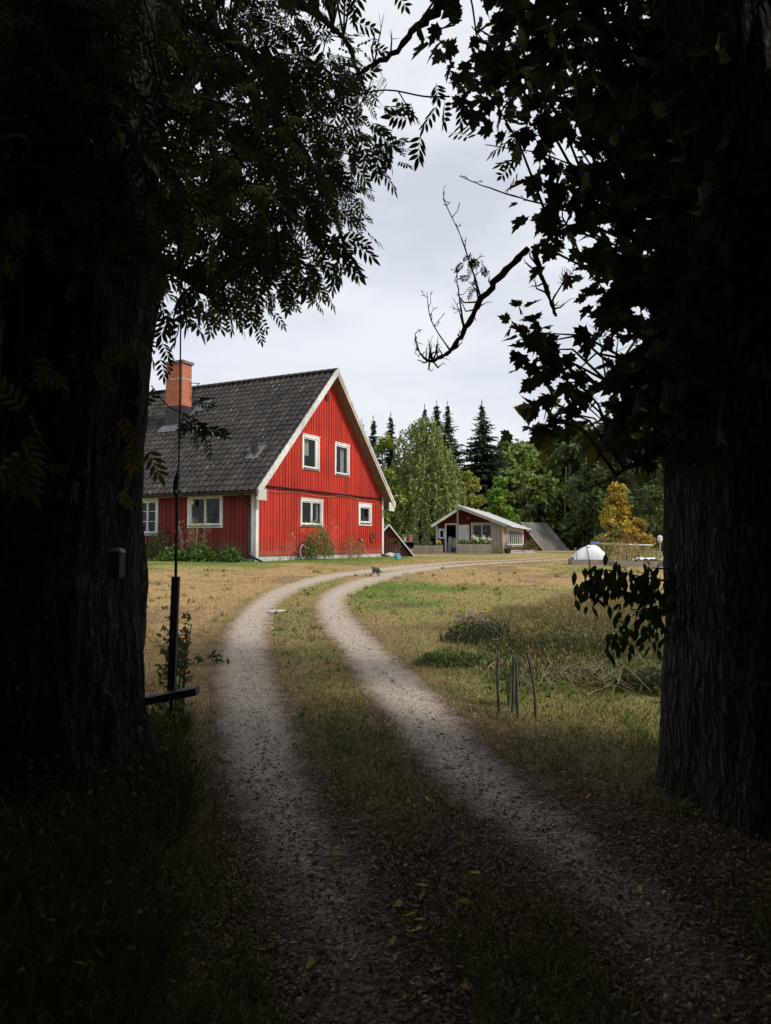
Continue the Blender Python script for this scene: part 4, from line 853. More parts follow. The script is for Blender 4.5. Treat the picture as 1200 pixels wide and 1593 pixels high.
m = MB(); m.add([(-.1, 2.9, 1.3), (LC + .1, 2.9, 1.3), (LC + .1, RUN + .01, HC), (-.1, RUN + .01, HC)], [(3, 2, 1, 0)]).build('back_roof', GREYWOOD, cel)
MB().bar((-.135, -.03, -.06), (-.135, RUN, HC - .03), .06, .20, (1, 0, 0)).bar((-.135, RUN + .01, HC - .03), (-.135, 2.9, 1.2), .06, .20, (1, 0, 0)).build('bargeboard', GREYWOOD, cel)
MB().add([(0, .12, -.2), (0, 2.8, -.2), (0, 2.8, 1.2), (0, RUN, HC - .12), (0, .12, .0)], [(0, 1, 2, 3, 4)]).box(.0, LC, .10, .14, -.25, .06).build('wall', BARN, cel)

# kitchen garden at the right
q = np.array(ground_px(890, 879)); hb = bed('pallet collar bed under the white covered hoop', (q[0], q[1], gz(0, q[1])), R(-4), 1.16, .80, .19, boards=1)
q2 = np.array(ground_px(927, 878)); bed('pallet collar bed behind and right of the white hoop', (q2[0] + .05, q2[1] + .5, gz(0, q2[1] + .5)), R(-4), .70, .80, .19, boards=1)
q3 = np.array(ground_px(960, 881)); bed('long low bed in the garden right of the white hoop', (q3[0] - .05, q3[1], gz(0, q3[1])), R(-3), 1.9, .8, .17, boards=1)
t = thing('hoop_cover', 'white fleece cover arched over a raised bed', 'plant cover', (q[0], q[1], gz(0, q[1]) + .17), R(-4))
V = []; Fc = []; nu, nv = 30, 22
for i in range(nu + 1):
    for j in range(nv + 1):
        u = i / nu; a = math.pi * j / nv
        pr = math.sin(math.pi * min(1, max(0, (u * .98 + .01))) ** .8) ** .42 * (.42 + .78 * u) if u < .985 else .5
        wr = 1 + .012 * math.sin(u * 31 + 2 * math.sin(a * 3)) * math.sin(a) + .05 * mnoise.noise((u * 7, a * 2, 1.3))
        V.append((.10 + u * 1.0 + .03 * math.sin(a * 2), .40 - .36 * math.cos(a) * (pr * .4 + .6) * wr, max(.005, .60 * math.sin(a) ** .75 * pr * wr)))
for i in range(nu):
    for j in range(nv): k = i * (nv + 1) + j; Fc.append((k, k + 1, k + nv + 2, k + nv + 1))
for e in (0, nu): Fc.append(tuple(e * (nv + 1) + j for j in range(nv + 1)))
MB().add(V, Fc).build('fleece', mat('white_fleece', (.70, .72, .75), .85, .06, 6, .2, 8), t, True)
m = MB(); [m.tube([(.18 + k * .42, .42 - .33 * math.cos(a), .0 + .40 * math.sin(a)) for a in np.linspace(0, math.pi, 12)], .01, 6) for k in range(1)]; m.build('hoop', GREYMETAL, t)
WG = [(.26, .24, .08), (.33, .27, .10), (.18, .19, .06), (.38, .30, .15)]
plants('garden_plant', 'tall pale seeding plant right behind the white hoop', 'plant', at(948, 26.8), (.55, .5), .78, 700, WG, 'narrow', (.05, .11), stems=14, dome=False)
plants('garden_plant', 'straw coloured plant in middle of the garden bed', 'plant', at(975, 25.4), (.5, .4), .72, 700, [(.36, .27, .12), (.28, .25, .09), (.42, .34, .18)], 'narrow', (.05, .1), stems=16, dome=False)
plants('garden_plant', 'yellow green plant at right part of garden bed', 'plant', at(1003, 25.2), (.5, .4), .60, 650, [(.25, .28, .08), (.33, .31, .12)], 'narrow', (.05, .1), stems=14, dome=False)
plants('garden_plant', 'low green plant beside the right tree in the garden', 'plant', at(1027, 24.6), (.45, .4), .55, 500, [(.16, .21, .06), (.28, .28, .10)], 'narrow', (.05, .1), stems=8, dome=False)
plants('red_shrub', 'reddish brown shrub at the back of the garden', 'shrub', at(977, 28.5), (.65, .4), 1.15, 700, [(.28, .10, .06), (.35, .17, .10), (.22, .11, .06)], 'narrow', (.05, .10), stems=12, stempal=(.22, .09, .06))
t = thing('rail_pipe', 'pale pipe rail with a blue end lying across the back of the garden', 'pipe', at(974, 30.5, .66)); MB().tube([(-1.05, 0, .0), (1.1, 0, -.06)], .035, 8).build('pipe', mat('white_pipe', (.42, .44, .46), .5), t, True); MB().tube([(-1.45, 0, .03), (-1.05, 0, .0)], .06, 8).build('blue_end', mat('blue_plastic', (.05, .16, .48), .4), t)
for x in (-.9, .9): MB().tube([(x, 0, -.72), (x, 0, -.06)], .03, 7).build('post', GREYWOOD, t)
t = thing('garden_post', 'white capped garden post beside the right tree', 'garden post', at(1027, 27.2)); MB().tube([(0, 0, -.05), (0, 0, .72)], .022, 8).build('post', WHITE_WORN, t); MB().lathe([(.05, .72), (.09, .80), (.09, .94), (.02, 1.0)], 10).build('cap', WHITE, t)
for px, lb in ((1002, 'white plastic sheet lying among the garden plants'), (1037, 'white plastic bag lying beside the right tree in the garden')):
    q = at(px, 24.5 if px < 1010 else 24.0, .10); o = bpy.data.objects.new('plastic_sheet', None)
    m = MB(); V = [(.02 + .36 * (i / 9 - .5) * (2 if px < 1010 else 1.0), .5 * (j / 7 - .5), .10 + .12 * mnoise.noise((i * .7, j * .6, px)) + (.10 if px > 1010 else .03) * math.sin(i / 9 * 3.14)) for i in range(10) for j in range(8)]
    o = m.add(V, [(i * 8 + j, i * 8 + j + 1, i * 8 + j + 9, i * 8 + j + 8) for i in range(9) for j in range(7)]).build('plastic_sheet', mat('white_fleece', (.7, .72, .75)), None, True); o.modifiers.new('t', 'SOLIDIFY').thickness = .004
    o.location = q; setp(o, lb, 'plastic sheet')

# plants round the house
DG = [(.055, .095, .02), (.085, .13, .03), (.04, .065, .015), (.12, .16, .04)]
for k, (b, a, e, h, lb, pal, sz_) in enumerate((
    (6.4, -.75, (.55, .5), 1.15, 'dense green bush by the left house window near the tree', DG, (.09, .16)),
    (5.2, -.8, (.7, .5), 1.0, 'feathery bright green bush under the barred house window', [(.12, .17, .03), (.08, .12, .02)], (.06, .14)),
    (4.1, -.7, (.6, .5), 1.5, 'dark upright shrub left of the wide house window', [(.03, .05, .015), (.05, .075, .02)], (.07, .13)),
    (3.1, -.95, (.75, .4), .55, 'low bright green leaf clump below the wide house window', [(.11, .20, .03), (.08, .14, .025)], (.12, .22)),
    (1.9, -.95, (.7, .4), .62, 'broad leaved green clump along the house wall by the corner', [(.09, .17, .03), (.06, .11, .02)], (.12, .22)),
    (.55, -.80, (.5, .35), .48, 'small green clump at the downpipe of the house', [(.10, .17, .03), (.06, .10, .02)], (.10, .18)))):
    p = HW_(a, b, 0); plants('house_shrub', lb, 'shrub', (p[0], p[1], gz(p[0], p[1])), (e[1], e[0]), h, 900, pal, 'ovate', sz_, rz=R(90) - HA, stems=5)
p = HW_(-.75, 2.35, 0); plants('climbing_rose', 'tall pale straggly rose bush before the wide house window', 'shrub', (p[0], p[1], gz(*p[:2])), (.45, .85), 1.75, 480, [(.22, .22, .08), (.30, .27, .13), (.15, .16, .05)], 'ovate', (.05, .10), rz=R(90) - HA, stems=22, stempal=(.24, .18, .12), dome=False)
p = HW_(3.55, -.65, 0); plants('flowering_bush', 'tall plant with pinkish plumes by the bicycle wheel', 'shrub', (p[0], p[1], gz(*p[:2])), (.95, .42), 1.45, 1700, [(.12, .19, .05), (.17, .22, .06), (.09, .14, .035)], 'narrow', (.08, .17), rz=R(90) - HA, stems=26, stempal=(.20, .16, .09), flowers=((.50, .40, .30), 20, .045, (.80, 1.12)))
p = HW_(1.75, -.45, 0); plants('flowering_bush', 'thin pale plumed stem left of the bicycle wheel', 'shrub', (p[0], p[1], gz(*p[:2])), (.18, .15), 1.05, 60, [(.22, .18, .07)], 'narrow', (.06, .12), rz=R(90) - HA, stems=4, stempal=(.25, .16, .1), flowers=((.62, .38, .28), 4, .05, (.85, 1.05)), dome=False)
for a, h, lb in ((6.5, 1.05, 'dry yellow stalks against the gable left of the hose'), (7.35, .85, 'shorter dry stalks against the gable close to the hose')):
    p = HW_(a, -.40, 0); plants('dry_stalks', lb, 'plant', (p[0], p[1], gz(*p[:2])), (.38, .2), h, 190, [(.30, .22, .08), (.22, .17, .06), (.14, .15, .04)], 'narrow', (.06, .13), rz=R(90) - HA, stems=11, stempal=(.30, .20, .1), dome=False)
p = HW_(10.9, -.5, 0); plants('dry_stalks', 'yellow green weeds between the house corner and little shed', 'plant', (p[0], p[1], gz(*p[:2])), (.3, .3), .9, 240, [(.22, .20, .07), (.15, .17, .05)], 'narrow', (.06, .12), stems=8, dome=False)
def rock(name, label, loc, s, mt):
    bm = bmesh.new(); bmesh.ops.create_icosphere(bm, subdivisions=3, radius=1)
    for v in bm.verts: v.co = Vector((v.co.x * s[0], v.co.y * s[1], v.co.z * s[2])) * (1 + .35 * mnoise.noise(v.co * 1.7 + Vector(loc)))
    me = bpy.data.meshes.new(name); bm.to_mesh(me); bm.free(); o = linkmesh(name, me, mt); o.location = loc; return setp(o, label, 'stone')
STN = mat('pale_stone', (.45, .43, .40), .9, .25, 8, .4, 20)
p = HW_(10.2, -.6, 0); rock('field_stone', 'grey stone lying at the right corner of the house', (p[0], p[1], gz(*p[:2]) + .06), (.32, .22, .14), STN)
q = ground_px(429, 951); rock('flat_stone', 'flat pale stone set flush at the edge of the left wheel track', (q[0], q[1], gz(*q) + .006), (.16, .26, .016), STN)

# ================================================================== woodland edge
BARK_D = mat('woodland_bark', (.07, .055, .045), .9, .4, 6, .4, stretch=(4, 4, 1))
BARK_B = mat('birch_bark', (.48, .46, .43), .85, .5, 7, .2, stretch=(1, 1, 5), c2=(.62, .60, .57))
FOL = leafmat('woodland_leaves', .32, .55, .2)
NEED = leafmat('spruce_needles', .08, .7, .15)
def crown_tree(name, label, cat, px, y, top, wpx, pal, n=5200, base=.12, seed=0, group=None, sz=(.20, .36), trunkm=None, shape=.5, clump=26, jit=.32, gap=.8, kind='card', tr=.16):
    x = (px - 600) / F * y; z0 = gz(x, y); H = P(px, top, y)[2] - z0; W = wpx / F * y / 2
    t = thing(name, label, cat, (x, y, z0), random.uniform(0, 6), group)
    # clumps fill an egg-shaped crown, each carried by its own limb
    cl = []
    for k in range(clump):
        f = random.uniform(base + .02, .93) if k else .92
        prof = math.sin(math.pi * min(1, max(0, (f - base) / (1 - base))) ** shape) ** .6
        a = random.uniform(0, 6.283); r = W * prof * math.sqrt(random.uniform(.05, 1)) * .80
        cl.append((r * math.cos(a), r * math.sin(a), f * H, W * random.uniform(.22, .42) * (.5 + .6 * prof)))
    lm = LM(); per = n // clump
    for cx, cy, cz, cr_ in cl:
        d = rdir(per); p = d * (rng.random((per, 1)) ** .45) * cr_ * np.array([1, 1, .8]); p += rng.normal(0, cr_ * .10, (per, 3))
        nr = nrm(d + rng.normal(0, .6, (per, 3))); dd = rng.normal(0, 1, (per, 3)); dd[:, 2] -= .35
        tone = random.uniform(.75, 1.25)
        s_ = rng.uniform(*sz, per) * y / 60
        lm.add(kind, p + [cx, cy, cz], dd, nr, s_, s_, cols(per, pal, jit) * tone)
    lm.build('crown', FOL, t)
    m = MB(); rt = max(.10, H * tr * .09)
    m.tube([(0, 0, -.2), (random.uniform(-.1, .1), 0, H * .3), (random.uniform(-.2, .2), random.uniform(-.2, .2), H * .85)], [rt, rt * .8, rt * .25], 8)
    for cx, cy, cz, cr_ in cl[:14]: m.tube([(0, 0, cz * .62), (cx * .5, cy * .5, cz * .80), (cx, cy, cz)], [rt * .4, rt * .28, rt * .1], 5, False)
    m.build('trunk', trunkm or BARK_D, t); return t
def spruce(label, px, y, top, wpx, n=1.0, group=None):
    x = (px - 600) / F * y; z0 = gz(x, y); H = P(px, top, y)[2] - z0; W = wpx / F * y / 2
    t = thing('spruce', label, 'spruce', (x, y, z0), random.uniform(0, 6), group); lm = LM(); tiers = int(H / .38); z = .06 * H
    pos, dr, nr_, sx, sy = [], [], [], [], []
    for k in range(tiers):
        f = k / tiers; zz = z + (H - z) * f; rad = W * (1 - f) ** .82 * random.uniform(.58, 1.2) + .05
        for b in range(max(4, int((5 + 8 * (1 - f)) * n))):
            a = random.uniform(0, 6.283); L_ = rad * random.uniform(.42, 1.15); zz = z + (H - z) * min(.985, f + random.uniform(-.5, .5) / tiers); m_ = max(3, int(L_ / .17)); s = np.linspace(.08, 1, m_)
            px_ = np.cos(a) * L_ * s; py_ = np.sin(a) * L_ * s; pz = zz - L_ * (.30 * s - .17 * s * s * 1.2) + rng.normal(0, .03, m_)
            for q in (-1, 1, 0):
                aa = a + q * .9; pos.append(np.stack([px_, py_, pz], 1)); dr.append(np.tile([math.cos(aa), math.sin(aa), -.42], (m_, 1)) + rng.normal(0, .15, (m_, 3)))
                nr_.append(rdir(m_, 1.6)); w_ = (.50 * (1.15 - .70 * s) + .14) * (.85 if q else 1) * min(1, .40 + rad / W); sx.append(w_ * .75); sy.append(w_)
    pos = np.concatenate(pos); N = len(pos)
    lm.add('card', pos, np.concatenate(dr), np.concatenate(nr_), np.concatenate(sx), np.concatenate(sy), cols(N, [(.026, .046, .020), (.036, .062, .024), (.018, .034, .015)], .3))
    lm.add('card', np.array([[0, 0, H - .25 * k] for k in range(4)]), np.array([[.1 * math.cos(k), .1 * math.sin(k), 1] for k in range(4)]), rdir(4), .14, .5, cols(4, [(.03, .05, .02)]))
    lm.build('crown', NEED, t); MB().tube([(0, 0, -.2), (0, 0, H * .5), (0, 0, H * .98)], [H * .014, H * .009, .02], 8).build('trunk', BARK_D, t); return t
def weeping_birch(label, px, y, top, wpx):
    x = (px - 600) / F * y; z0 = gz(x, y); H = P(px, top, y)[2] - z0; W = wpx / F * y / 2
    t = thing('weeping_birch', label, 'birch', (x, y, z0)); lm = LM(); m = MB(); lmb = MB()
    m.tube(curve([(.1, 0, -.2), (0, 0, 1.2), (-.18, .1, 3.2), (.05, 0, 6.2), (0, 0, H * .9)], 4), [.16, .15, .145, .14, .14, .13, .12, .12, .11, .10, .09, .08, .06, .05, .04, .03, .02][:17], 9)
    P_, D_, N_, S_, C_ = [], [], [], [], []
    for k in range(640):
        f = random.uniform(.30, 1.0); prof = math.sqrt(max(0, 1 - ((f - .52) / .50) ** 2)) if f > .52 else .93 + .1 * random.random()
        a = random.uniform(0, 6.283); lob = 1 + .16 * math.sin(3 * a + 5 * f); r = W * prof * lob * random.uniform(.25, 1) ** .5
        cx, cy, cz = r * math.cos(a), r * math.sin(a), f * H - .18 * r; ln = random.uniform(1.0, 2.9) * (.45 + .6 * min(1, r / W)); ln = min(ln, cz - .9)
        if f > .8: ln *= .6
        if k % 14 == 0: lmb.tube([(0, 0, cz * .8), (cx * .5, cy * .5, cz + .3), (cx, cy, cz)], [.05, .03, .012], 5, False)
        nl = int(ln / .055); s = np.linspace(0, 1, nl); wv = .18 * np.sin(s * 3 + k)
        p = np.stack([cx + (cx / W * .22) * s + wv * math.cos(k) * s, cy + cy / W * .22 * s + wv * math.sin(k) * s, cz - ln * s], 1) + rng.normal(0, .075, (nl, 3))
        P_.append(p); D_.append(np.tile([0, 0, -1.0], (nl, 1)) + rng.normal(0, .55, (nl, 3))); N_.append(rdir(nl) + np.array([math.cos(a), math.sin(a), .3])); S_.append(rng.uniform(.10, .22, nl)); C_.append(cols(nl, [(.20, .255, .075), (.26, .31, .105), (.14, .19, .055)], .3) * random.uniform(.75, 1.2))
    S_ = np.concatenate(S_); lm.add('card', np.concatenate(P_), np.concatenate(D_), np.concatenate(N_), S_ * .95, S_ * 1.3, np.concatenate(C_)); lm.build('crown', FOL, t); m.build('trunk', BARK_B, t, True); lmb.build('limbs', BARK_D, t); return t
weeping_birch('tall weeping birch with white trunk left of the garden shed', 660, 54, 647, 106)
MIDG = [(.16, .24, .05), (.22, .29, .07), (.11, .165, .035)]
DARKG = [(.07, .108, .03), (.10, .14, .038), (.05, .078, .024)]
crown_tree('leafy_tree', 'pale green willowy tree right behind the house gable', 'tree', 598, 52, 672, 66, [(.25, .32, .075), (.32, .37, .10), (.17, .23, .055)], 7000, .02, kind='narrow', sz=(.30, .5))
crown_tree('leafy_tree', 'green tree half hidden behind the right roof edge of the house', 'tree', 572, 56, 690, 60, MIDG, 4500, .05)
crown_tree('leafy_tree', 'yellowing green tree between birch and big spruce above shed', 'tree', 731, 60, 728, 62, [(.30, .28, .05), (.36, .31, .06), (.18, .23, .05)], 5000, .1, sz=(.16, .3))
crown_tree('leafy_tree', 'bright lime green tree behind the shed roof', 'tree', 779, 64, 738, 62, [(.18, .32, .035), (.24, .38, .055), (.13, .24, .03)], 6000, .05, sz=(.16, .30))
crown_tree('leafy_tree', 'olive tree with large pale leaves right of the lime green tree', 'tree', 826, 68, 727, 66, [(.25, .29, .075), (.32, .33, .11), (.12, .165, .04)], 5000, .05, sz=(.16, .30))
crown_tree('leafy_tree', 'mid green tree behind the right side of the big spruce', 'tree', 785, 78, 676, 66, MIDG, 5000, .1)
crown_tree('leafy_tree', 'low green tree between the birch and the shed roof', 'tree', 702, 58, 765, 66, [(.13, .20, .045), (.10, .15, .035), (.18, .25, .06)], 4200, .02, sz=(.16, .3))
crown_tree('leafy_tree', 'dark bush behind the root cellar roof', 'tree', 866, 72, 762, 74, [(.09, .13, .03), (.13, .17, .045)], 4500, .0, sz=(.16, .3))
crown_tree('leafy_tree', 'shaded leafy tree behind the white hoop', 'tree', 925, 62, 705, 96, DARKG + [(.06, .085, .025)], 6500, .02, sz=(.16, .32))
crown_tree('leafy_tree', 'shaded green tree behind the garden by the right trunk', 'tree', 1012, 50, 716, 96, DARKG + [(.07, .095, .03)], 5500, .02, sz=(.16, .32))
crown_tree('yellow_tree', 'golden yellow tree showing between the dark maple leaves', 'tree', 962, 48, 748, 58, [(.42, .29, .03), (.50, .36, .05), (.30, .25, .04)], 3600, .25, sz=(.16, .28))
crown_tree('yellow_shrub', 'orange yellow autumn shrub behind the garden', 'shrub', 993, 40, 806, 54, [(.48, .27, .03), (.42, .30, .05), (.26, .20, .04)], 2600, .05, sz=(.16, .28))
crown_tree('yellow_shrub', 'olive yellow shrub behind the white pipe rail', 'shrub', 950, 41, 810, 56, [(.26, .24, .05), (.34, .28, .05), (.14, .15, .04)], 2600, .05, sz=(.16, .28))
crown_tree('leafy_tree', 'bright shrub lit at the edge of the right trunk', 'tree', 1040, 40, 790, 40, [(.16, .19, .05), (.10, .13, .03)], 2000, .05, sz=(.16, .28))
for px, top, wd, lb in ((563, 657, 74, 'leftmost spruce tip above the right roof edge'), (581, 652, 80, 'second spruce from the roof edge, behind the pale tree'), (608, 646, 84, 'spruce standing just left of the weeping birch'), (661, 634, 84, 'spruce tip rising right behind the weeping birch crown'), (680, 628, 116, 'dark spruce right of the birch, left of a pair'), (697, 629, 116, 'dark spruce of the pair nearest to the big spruce'), (751, 628, 150, 'biggest dark spruce, standing alone behind the shed')):
    spruce(lb, px, 72 if wd > 140 else 78 + (px % 7), top, wd, 2.1 if wd > 100 else 1.7, 'spruces at the woodland edge')
far = crown_tree('woodland_tree', 'dark leafy tree in the shaded wood behind the clearing', 'tree', 640, 92, 722, 120, DARKG, 4200, .0, sz=(.26, .44), group='trees of the dark wood behind')
far2 = crown_tree('woodland_tree', 'mid green leafy tree in the woodland behind the spruces and shed', 'tree', 800, 92, 722, 110, MIDG, 4200, .0, sz=(.26, .44), group='green trees of the wood behind')
for px, top, d in ((545, 730, 90), (590, 725, 95), (690, 722, 92), (725, 726, 90), (775, 715, 93), (815, 684, 90), (850, 678, 95), (885, 670, 90), (925, 664, 95), (965, 660, 90), (1005, 664, 95), (1045, 670, 90), (1090, 664, 92), (1140, 660, 92), (840, 700, 70), (890, 690, 68), (940, 690, 70), (985, 690, 66), (1030, 695, 68), (1075, 690, 68)):
    c = dup(far2 if px < 880 else far); y = float(d); x = (px - 600) / F * y; c.location = (x, y, gz(x, y)); H = P(px, top, y)[2] - gz(x, y); c['label'] = 'mid green leafy tree in the woodland behind the spruces and shed' if px < 880 else far['label']; s_ = H / (P(640, 722, 92)[2] - gz(0, 92)); c.scale = (s_, s_, s_); c.rotation_euler = (0, 0, random.uniform(0, 6.28))
# pale dead saplings standing in the shade
for k, (px, top, y) in enumerate(((880, 725, 66), (906, 735, 64))):
    x = (px - 600) / F * y; t = setp(MB().tube(curve([(0, 0, -.1), (.05, 0, 1.5), (-.05, 0, 3.2), (.12, 0, P(px, top, y)[2] - gz(x, y))], 3), [.06, .055, .05, .05, .045, .04, .035, .03, .02, .015], 6).build('bare_sapling', mat('grey_sapling_bark', (.16, .15, .13), .9), None, True), ('pale bare trunk in the shaded wood behind the root cellar', 'pale bare trunk in the shaded wood behind the white hoop')[k], 'sapling'); t.location = (x, y, gz(x, y))

# ================================================================== the two framing trees
def barkmat(name, lo, hi):
    m_, nt, b = newmat(name); tc = nn(nt, 'ShaderNodeTexCoord'); mp = nn(nt, 'ShaderNodeMapping'); mp.inputs['Scale'].default_value = (7, 7, 1.6)
    nt.links.new(tc.outputs['Object'], mp.inputs['Vector']); no = nn(nt, 'ShaderNodeTexNoise'); no.inputs['Scale'].default_value = 3.0; no.inputs['Detail'].default_value = 9; no.inputs['Roughness'].default_value = .72
    nt.links.new(mp.outputs[0], no.inputs['Vector'])
    wm = nn(nt, 'ShaderNodeMapping'); wm.inputs['Scale'].default_value = (24, 24, 5.0); wn = nn(nt, 'ShaderNodeTexNoise'); wn.inputs['Scale'].default_value = 5; wa = nn(nt, 'ShaderNodeVectorMath', operation='MULTIPLY_ADD'); wa.inputs[1].default_value = (.10, .10, .10)
    nt.links.new(tc.outputs['Object'], wn.inputs['Vector']); nt.links.new(wn.outputs['Color'], wa.inputs[0]); nt.links.new(tc.outputs['Object'], wa.inputs[2]); nt.links.new(wa.outputs[0], wm.inputs['Vector'])
    vo = nn(nt, 'ShaderNodeTexVoronoi', feature='DISTANCE_TO_EDGE'); vo.inputs['Scale'].default_value = 1.0; nt.links.new(wm.outputs[0], vo.inputs['Vector'])
    hm = nn(nt, 'ShaderNodeMapRange'); hm.inputs[1].default_value = 0; hm.inputs[2].default_value = .35; hm.inputs[3].default_value = .0; hm.inputs[4].default_value = .55; nt.links.new(vo.outputs['Distance'], hm.inputs[0])
    hh = nn(nt, 'ShaderNodeMath', operation='MULTIPLY_ADD'); hh.inputs[1].default_value = .6; nt.links.new(no.outputs['Fac'], hh.inputs[0]); nt.links.new(hm.outputs[0], hh.inputs[2])
    r = nn(nt, 'ShaderNodeValToRGB'); e = r.color_ramp.elements; e[0].position = .36; e[0].color = (*lo, 1); e[1].position = .92; e[1].color = (*hi, 1)
    nt.links.new(hh.outputs[0], r.inputs['Fac']); l2 = nn(nt, 'ShaderNodeTexNoise'); l2.inputs['Scale'].default_value = 17; l2.inputs['Detail'].default_value = 5; nt.links.new(tc.outputs['Object'], l2.inputs['Vector'])
    r2 = nn(nt, 'ShaderNodeValToRGB'); r2.color_ramp.elements[0].position = .64; r2.color_ramp.elements[0].color = (0, 0, 0, 1); r2.color_ramp.elements[1].position = .72; r2.color_ramp.elements[1].color = (.7, .7, .7, 1); nt.links.new(l2.outputs['Fac'], r2.inputs['Fac'])
    mx = nn(nt, 'ShaderNodeMix', data_type='RGBA'); nt.links.new(r2.outputs[0], mx.inputs[0]); nt.links.new(r.outputs[0], mx.inputs[6]); mx.inputs[7].default_value = (.20, .20, .17, 1)
    nt.links.new(mx.outputs[2], b.inputs['Base Color']); b.inputs['Roughness'].default_value = .95; b.inputs['Specular IOR Level'].default_value = .1
    bp = nn(nt, 'ShaderNodeBump'); bp.inputs['Strength'].default_value = 1.0; bp.inputs['Distance'].default_value = .035; nt.links.new(hh.outputs[0], bp.inputs['Height']); nt.links.new(bp.outputs[0], b.inputs['Normal']); return m_
def trunkmesh(name, axis, radii, zs, mt, parent, ridge=.035, nth=150, nz=230):
    z = np.linspace(zs[0], zs[-1], nz); V = []
    for zz in z:
        cx = np.interp(zz, zs, axis[0]); cy = np.interp(zz, zs, axis[1]); r = np.interp(zz, zs, radii)
        for k in range(nth):
            a = 2 * math.pi * k / nth; n = mnoise.noise((math.cos(a) * 5.5, math.sin(a) * 5.5, zz * 1.5)); n2 = mnoise.noise((math.cos(a) * 14, math.sin(a) * 14, zz * 4.0)); lob = .05 * math.sin(a * 3 + 1) + .03 * math.sin(a * 5 + zz * .3)
            rr = r * (1 + lob * (1 + 1.5 * max(0, .6 - zz))) + ridge * (abs(n) * 2 - .6) + ridge * .4 * n2
            V.append((cx + rr * math.cos(a), cy + rr * math.sin(a), zz))
    Fc = [(i * nth + k, i * nth + (k + 1) % nth, (i + 1) * nth + (k + 1) % nth, (i + 1) * nth + k) for i in range(nz - 1) for k in range(nth)]
    return MB().add(V, Fc).build(name, mt, parent, True)
def twiggy(mb, pts, r0, r1, n, ln, sub=2, sides=6):
    """tapered limb with knots and side twigs"""
    c = curve(pts, 6); c[1:-1] += rng.normal(0, r0 * .18, (len(c) - 2, 3)); rr = np.linspace(r0, r1, len(c)) * (1 + .12 * rng.normal(0, 1, len(c))); mb.tube(c, list(np.abs(rr)), 8)
    for _ in range(n):
        i = random.randint(len(c) // 4, len(c) - 1); d = rdir(1, .5)[0]; L_ = ln * random.uniform(.4, 1); p = c[i]; b_ = [p, p + d * L_ * .5 + rng.normal(0, .02, 3), p + d * L_ + np.array([0, 0, L_ * .2])]
        mb.tube(b_, [r1 * .55 + .002, r1 * .4 + .0015, .0015], 5, False)
        for _ in range(sub):
            q = b_[1] + (b_[2] - b_[1]) * random.random(); d2 = nrm(d + rng.normal(0, .7, 3)); mb.tube([q, q + d2 * L_ * .35], [.003, .001], 4, False)
    return c
# --- left: ash
ash = thing('ash_tree', 'huge dark ash tree with pinnate leaves beside the rope swing', 'tree', (-2.17, 4.9, gz(0, 4.9)))
AO = np.array([-2.17, 4.9, gz(0, 4.9)])
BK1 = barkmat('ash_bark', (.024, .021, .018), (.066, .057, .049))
zs = [-.3, 0, .25, .6, 1.2, 2.2, 3.6, 5.5, 7.5, 9.5]
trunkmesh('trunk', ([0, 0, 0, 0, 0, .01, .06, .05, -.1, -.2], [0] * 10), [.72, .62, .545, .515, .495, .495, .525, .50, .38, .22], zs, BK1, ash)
LEFT = [(-150, -900), (640, -900), (640, -160), (560, -20), (478, 0), (520, 44), (568, 62), (592, 100), (556, 122), (598, 150), (604, 190), (616, 236), (566, 272), (556, 330), (546, 352), (556, 400), (557, 436), (520, 446), (468, 466), (412, 474), (402, 500), (366, 526), (340, 500), (312, 500), (284, 530), (256, 500), (236, 470), (150, 440), (20, 60), (-150, 0)]  # unseen top part added to keep light off the trunk
# limbs first, then sprays of leaves hung round their ends
m = MB(); limbs = []
for pts in ([(90, 40, 4.9), (260, 20, 5.6), (420, 110, 6.3), (430, 180, 6.6), (446, 275, 6.8)], [(110, 130, 4.9), (230, 250, 5.8), (330, 330, 6.8), (400, 372, 7.2), (420, 340, 7.4)], [(100, -100, 4.9), (330, -60, 6.6), (520, 40, 7.8), (570, 150, 8.2)], [(120, 330, 4.9), (240, 400, 5.2), (300, 440, 5.6), (350, 490, 6.0)], [(100, 60, 4.9), (330, 100, 7.5), (460, 220, 8.6), (520, 330, 9.2), (540, 420, 9.4)], [(100, -150, 4.9), (300, -320, 5.2), (560, -420, 5.6)], [(130, 300, 5.0), (300, 120, 5.05), (300, 60, 5.1)]):
    c = twiggy(m, [P(*q) for q in pts], .075, .012, 8, .5); limbs.append(c)
for pts in ([(-2.2, 4.8, 5.5), (-2.6, 2.5, 6.8), (-2.2, -.5, 7.6), (-1.5, -3.5, 7.5)], [(-2.2, 4.8, 4.5), (-4.2, 3.2, 5.8), (-5.6, 1.0, 6.2)], [(-2.2, 4.9, 6), (-1.2, 4.2, 7.6), (-.4, 2.8, 8.4)]): limbs.append(twiggy(m, pts, .13, .03, 4, .8))
lb = m.build('limbs', BK1, ash); lb.matrix_parent_inverse.identity(); lb.location = -AO
LIMB_L = np.concatenate(limbs)
ASHP = [(.045, .060, .018), (.060, .078, .022), (.033, .045, .014)]
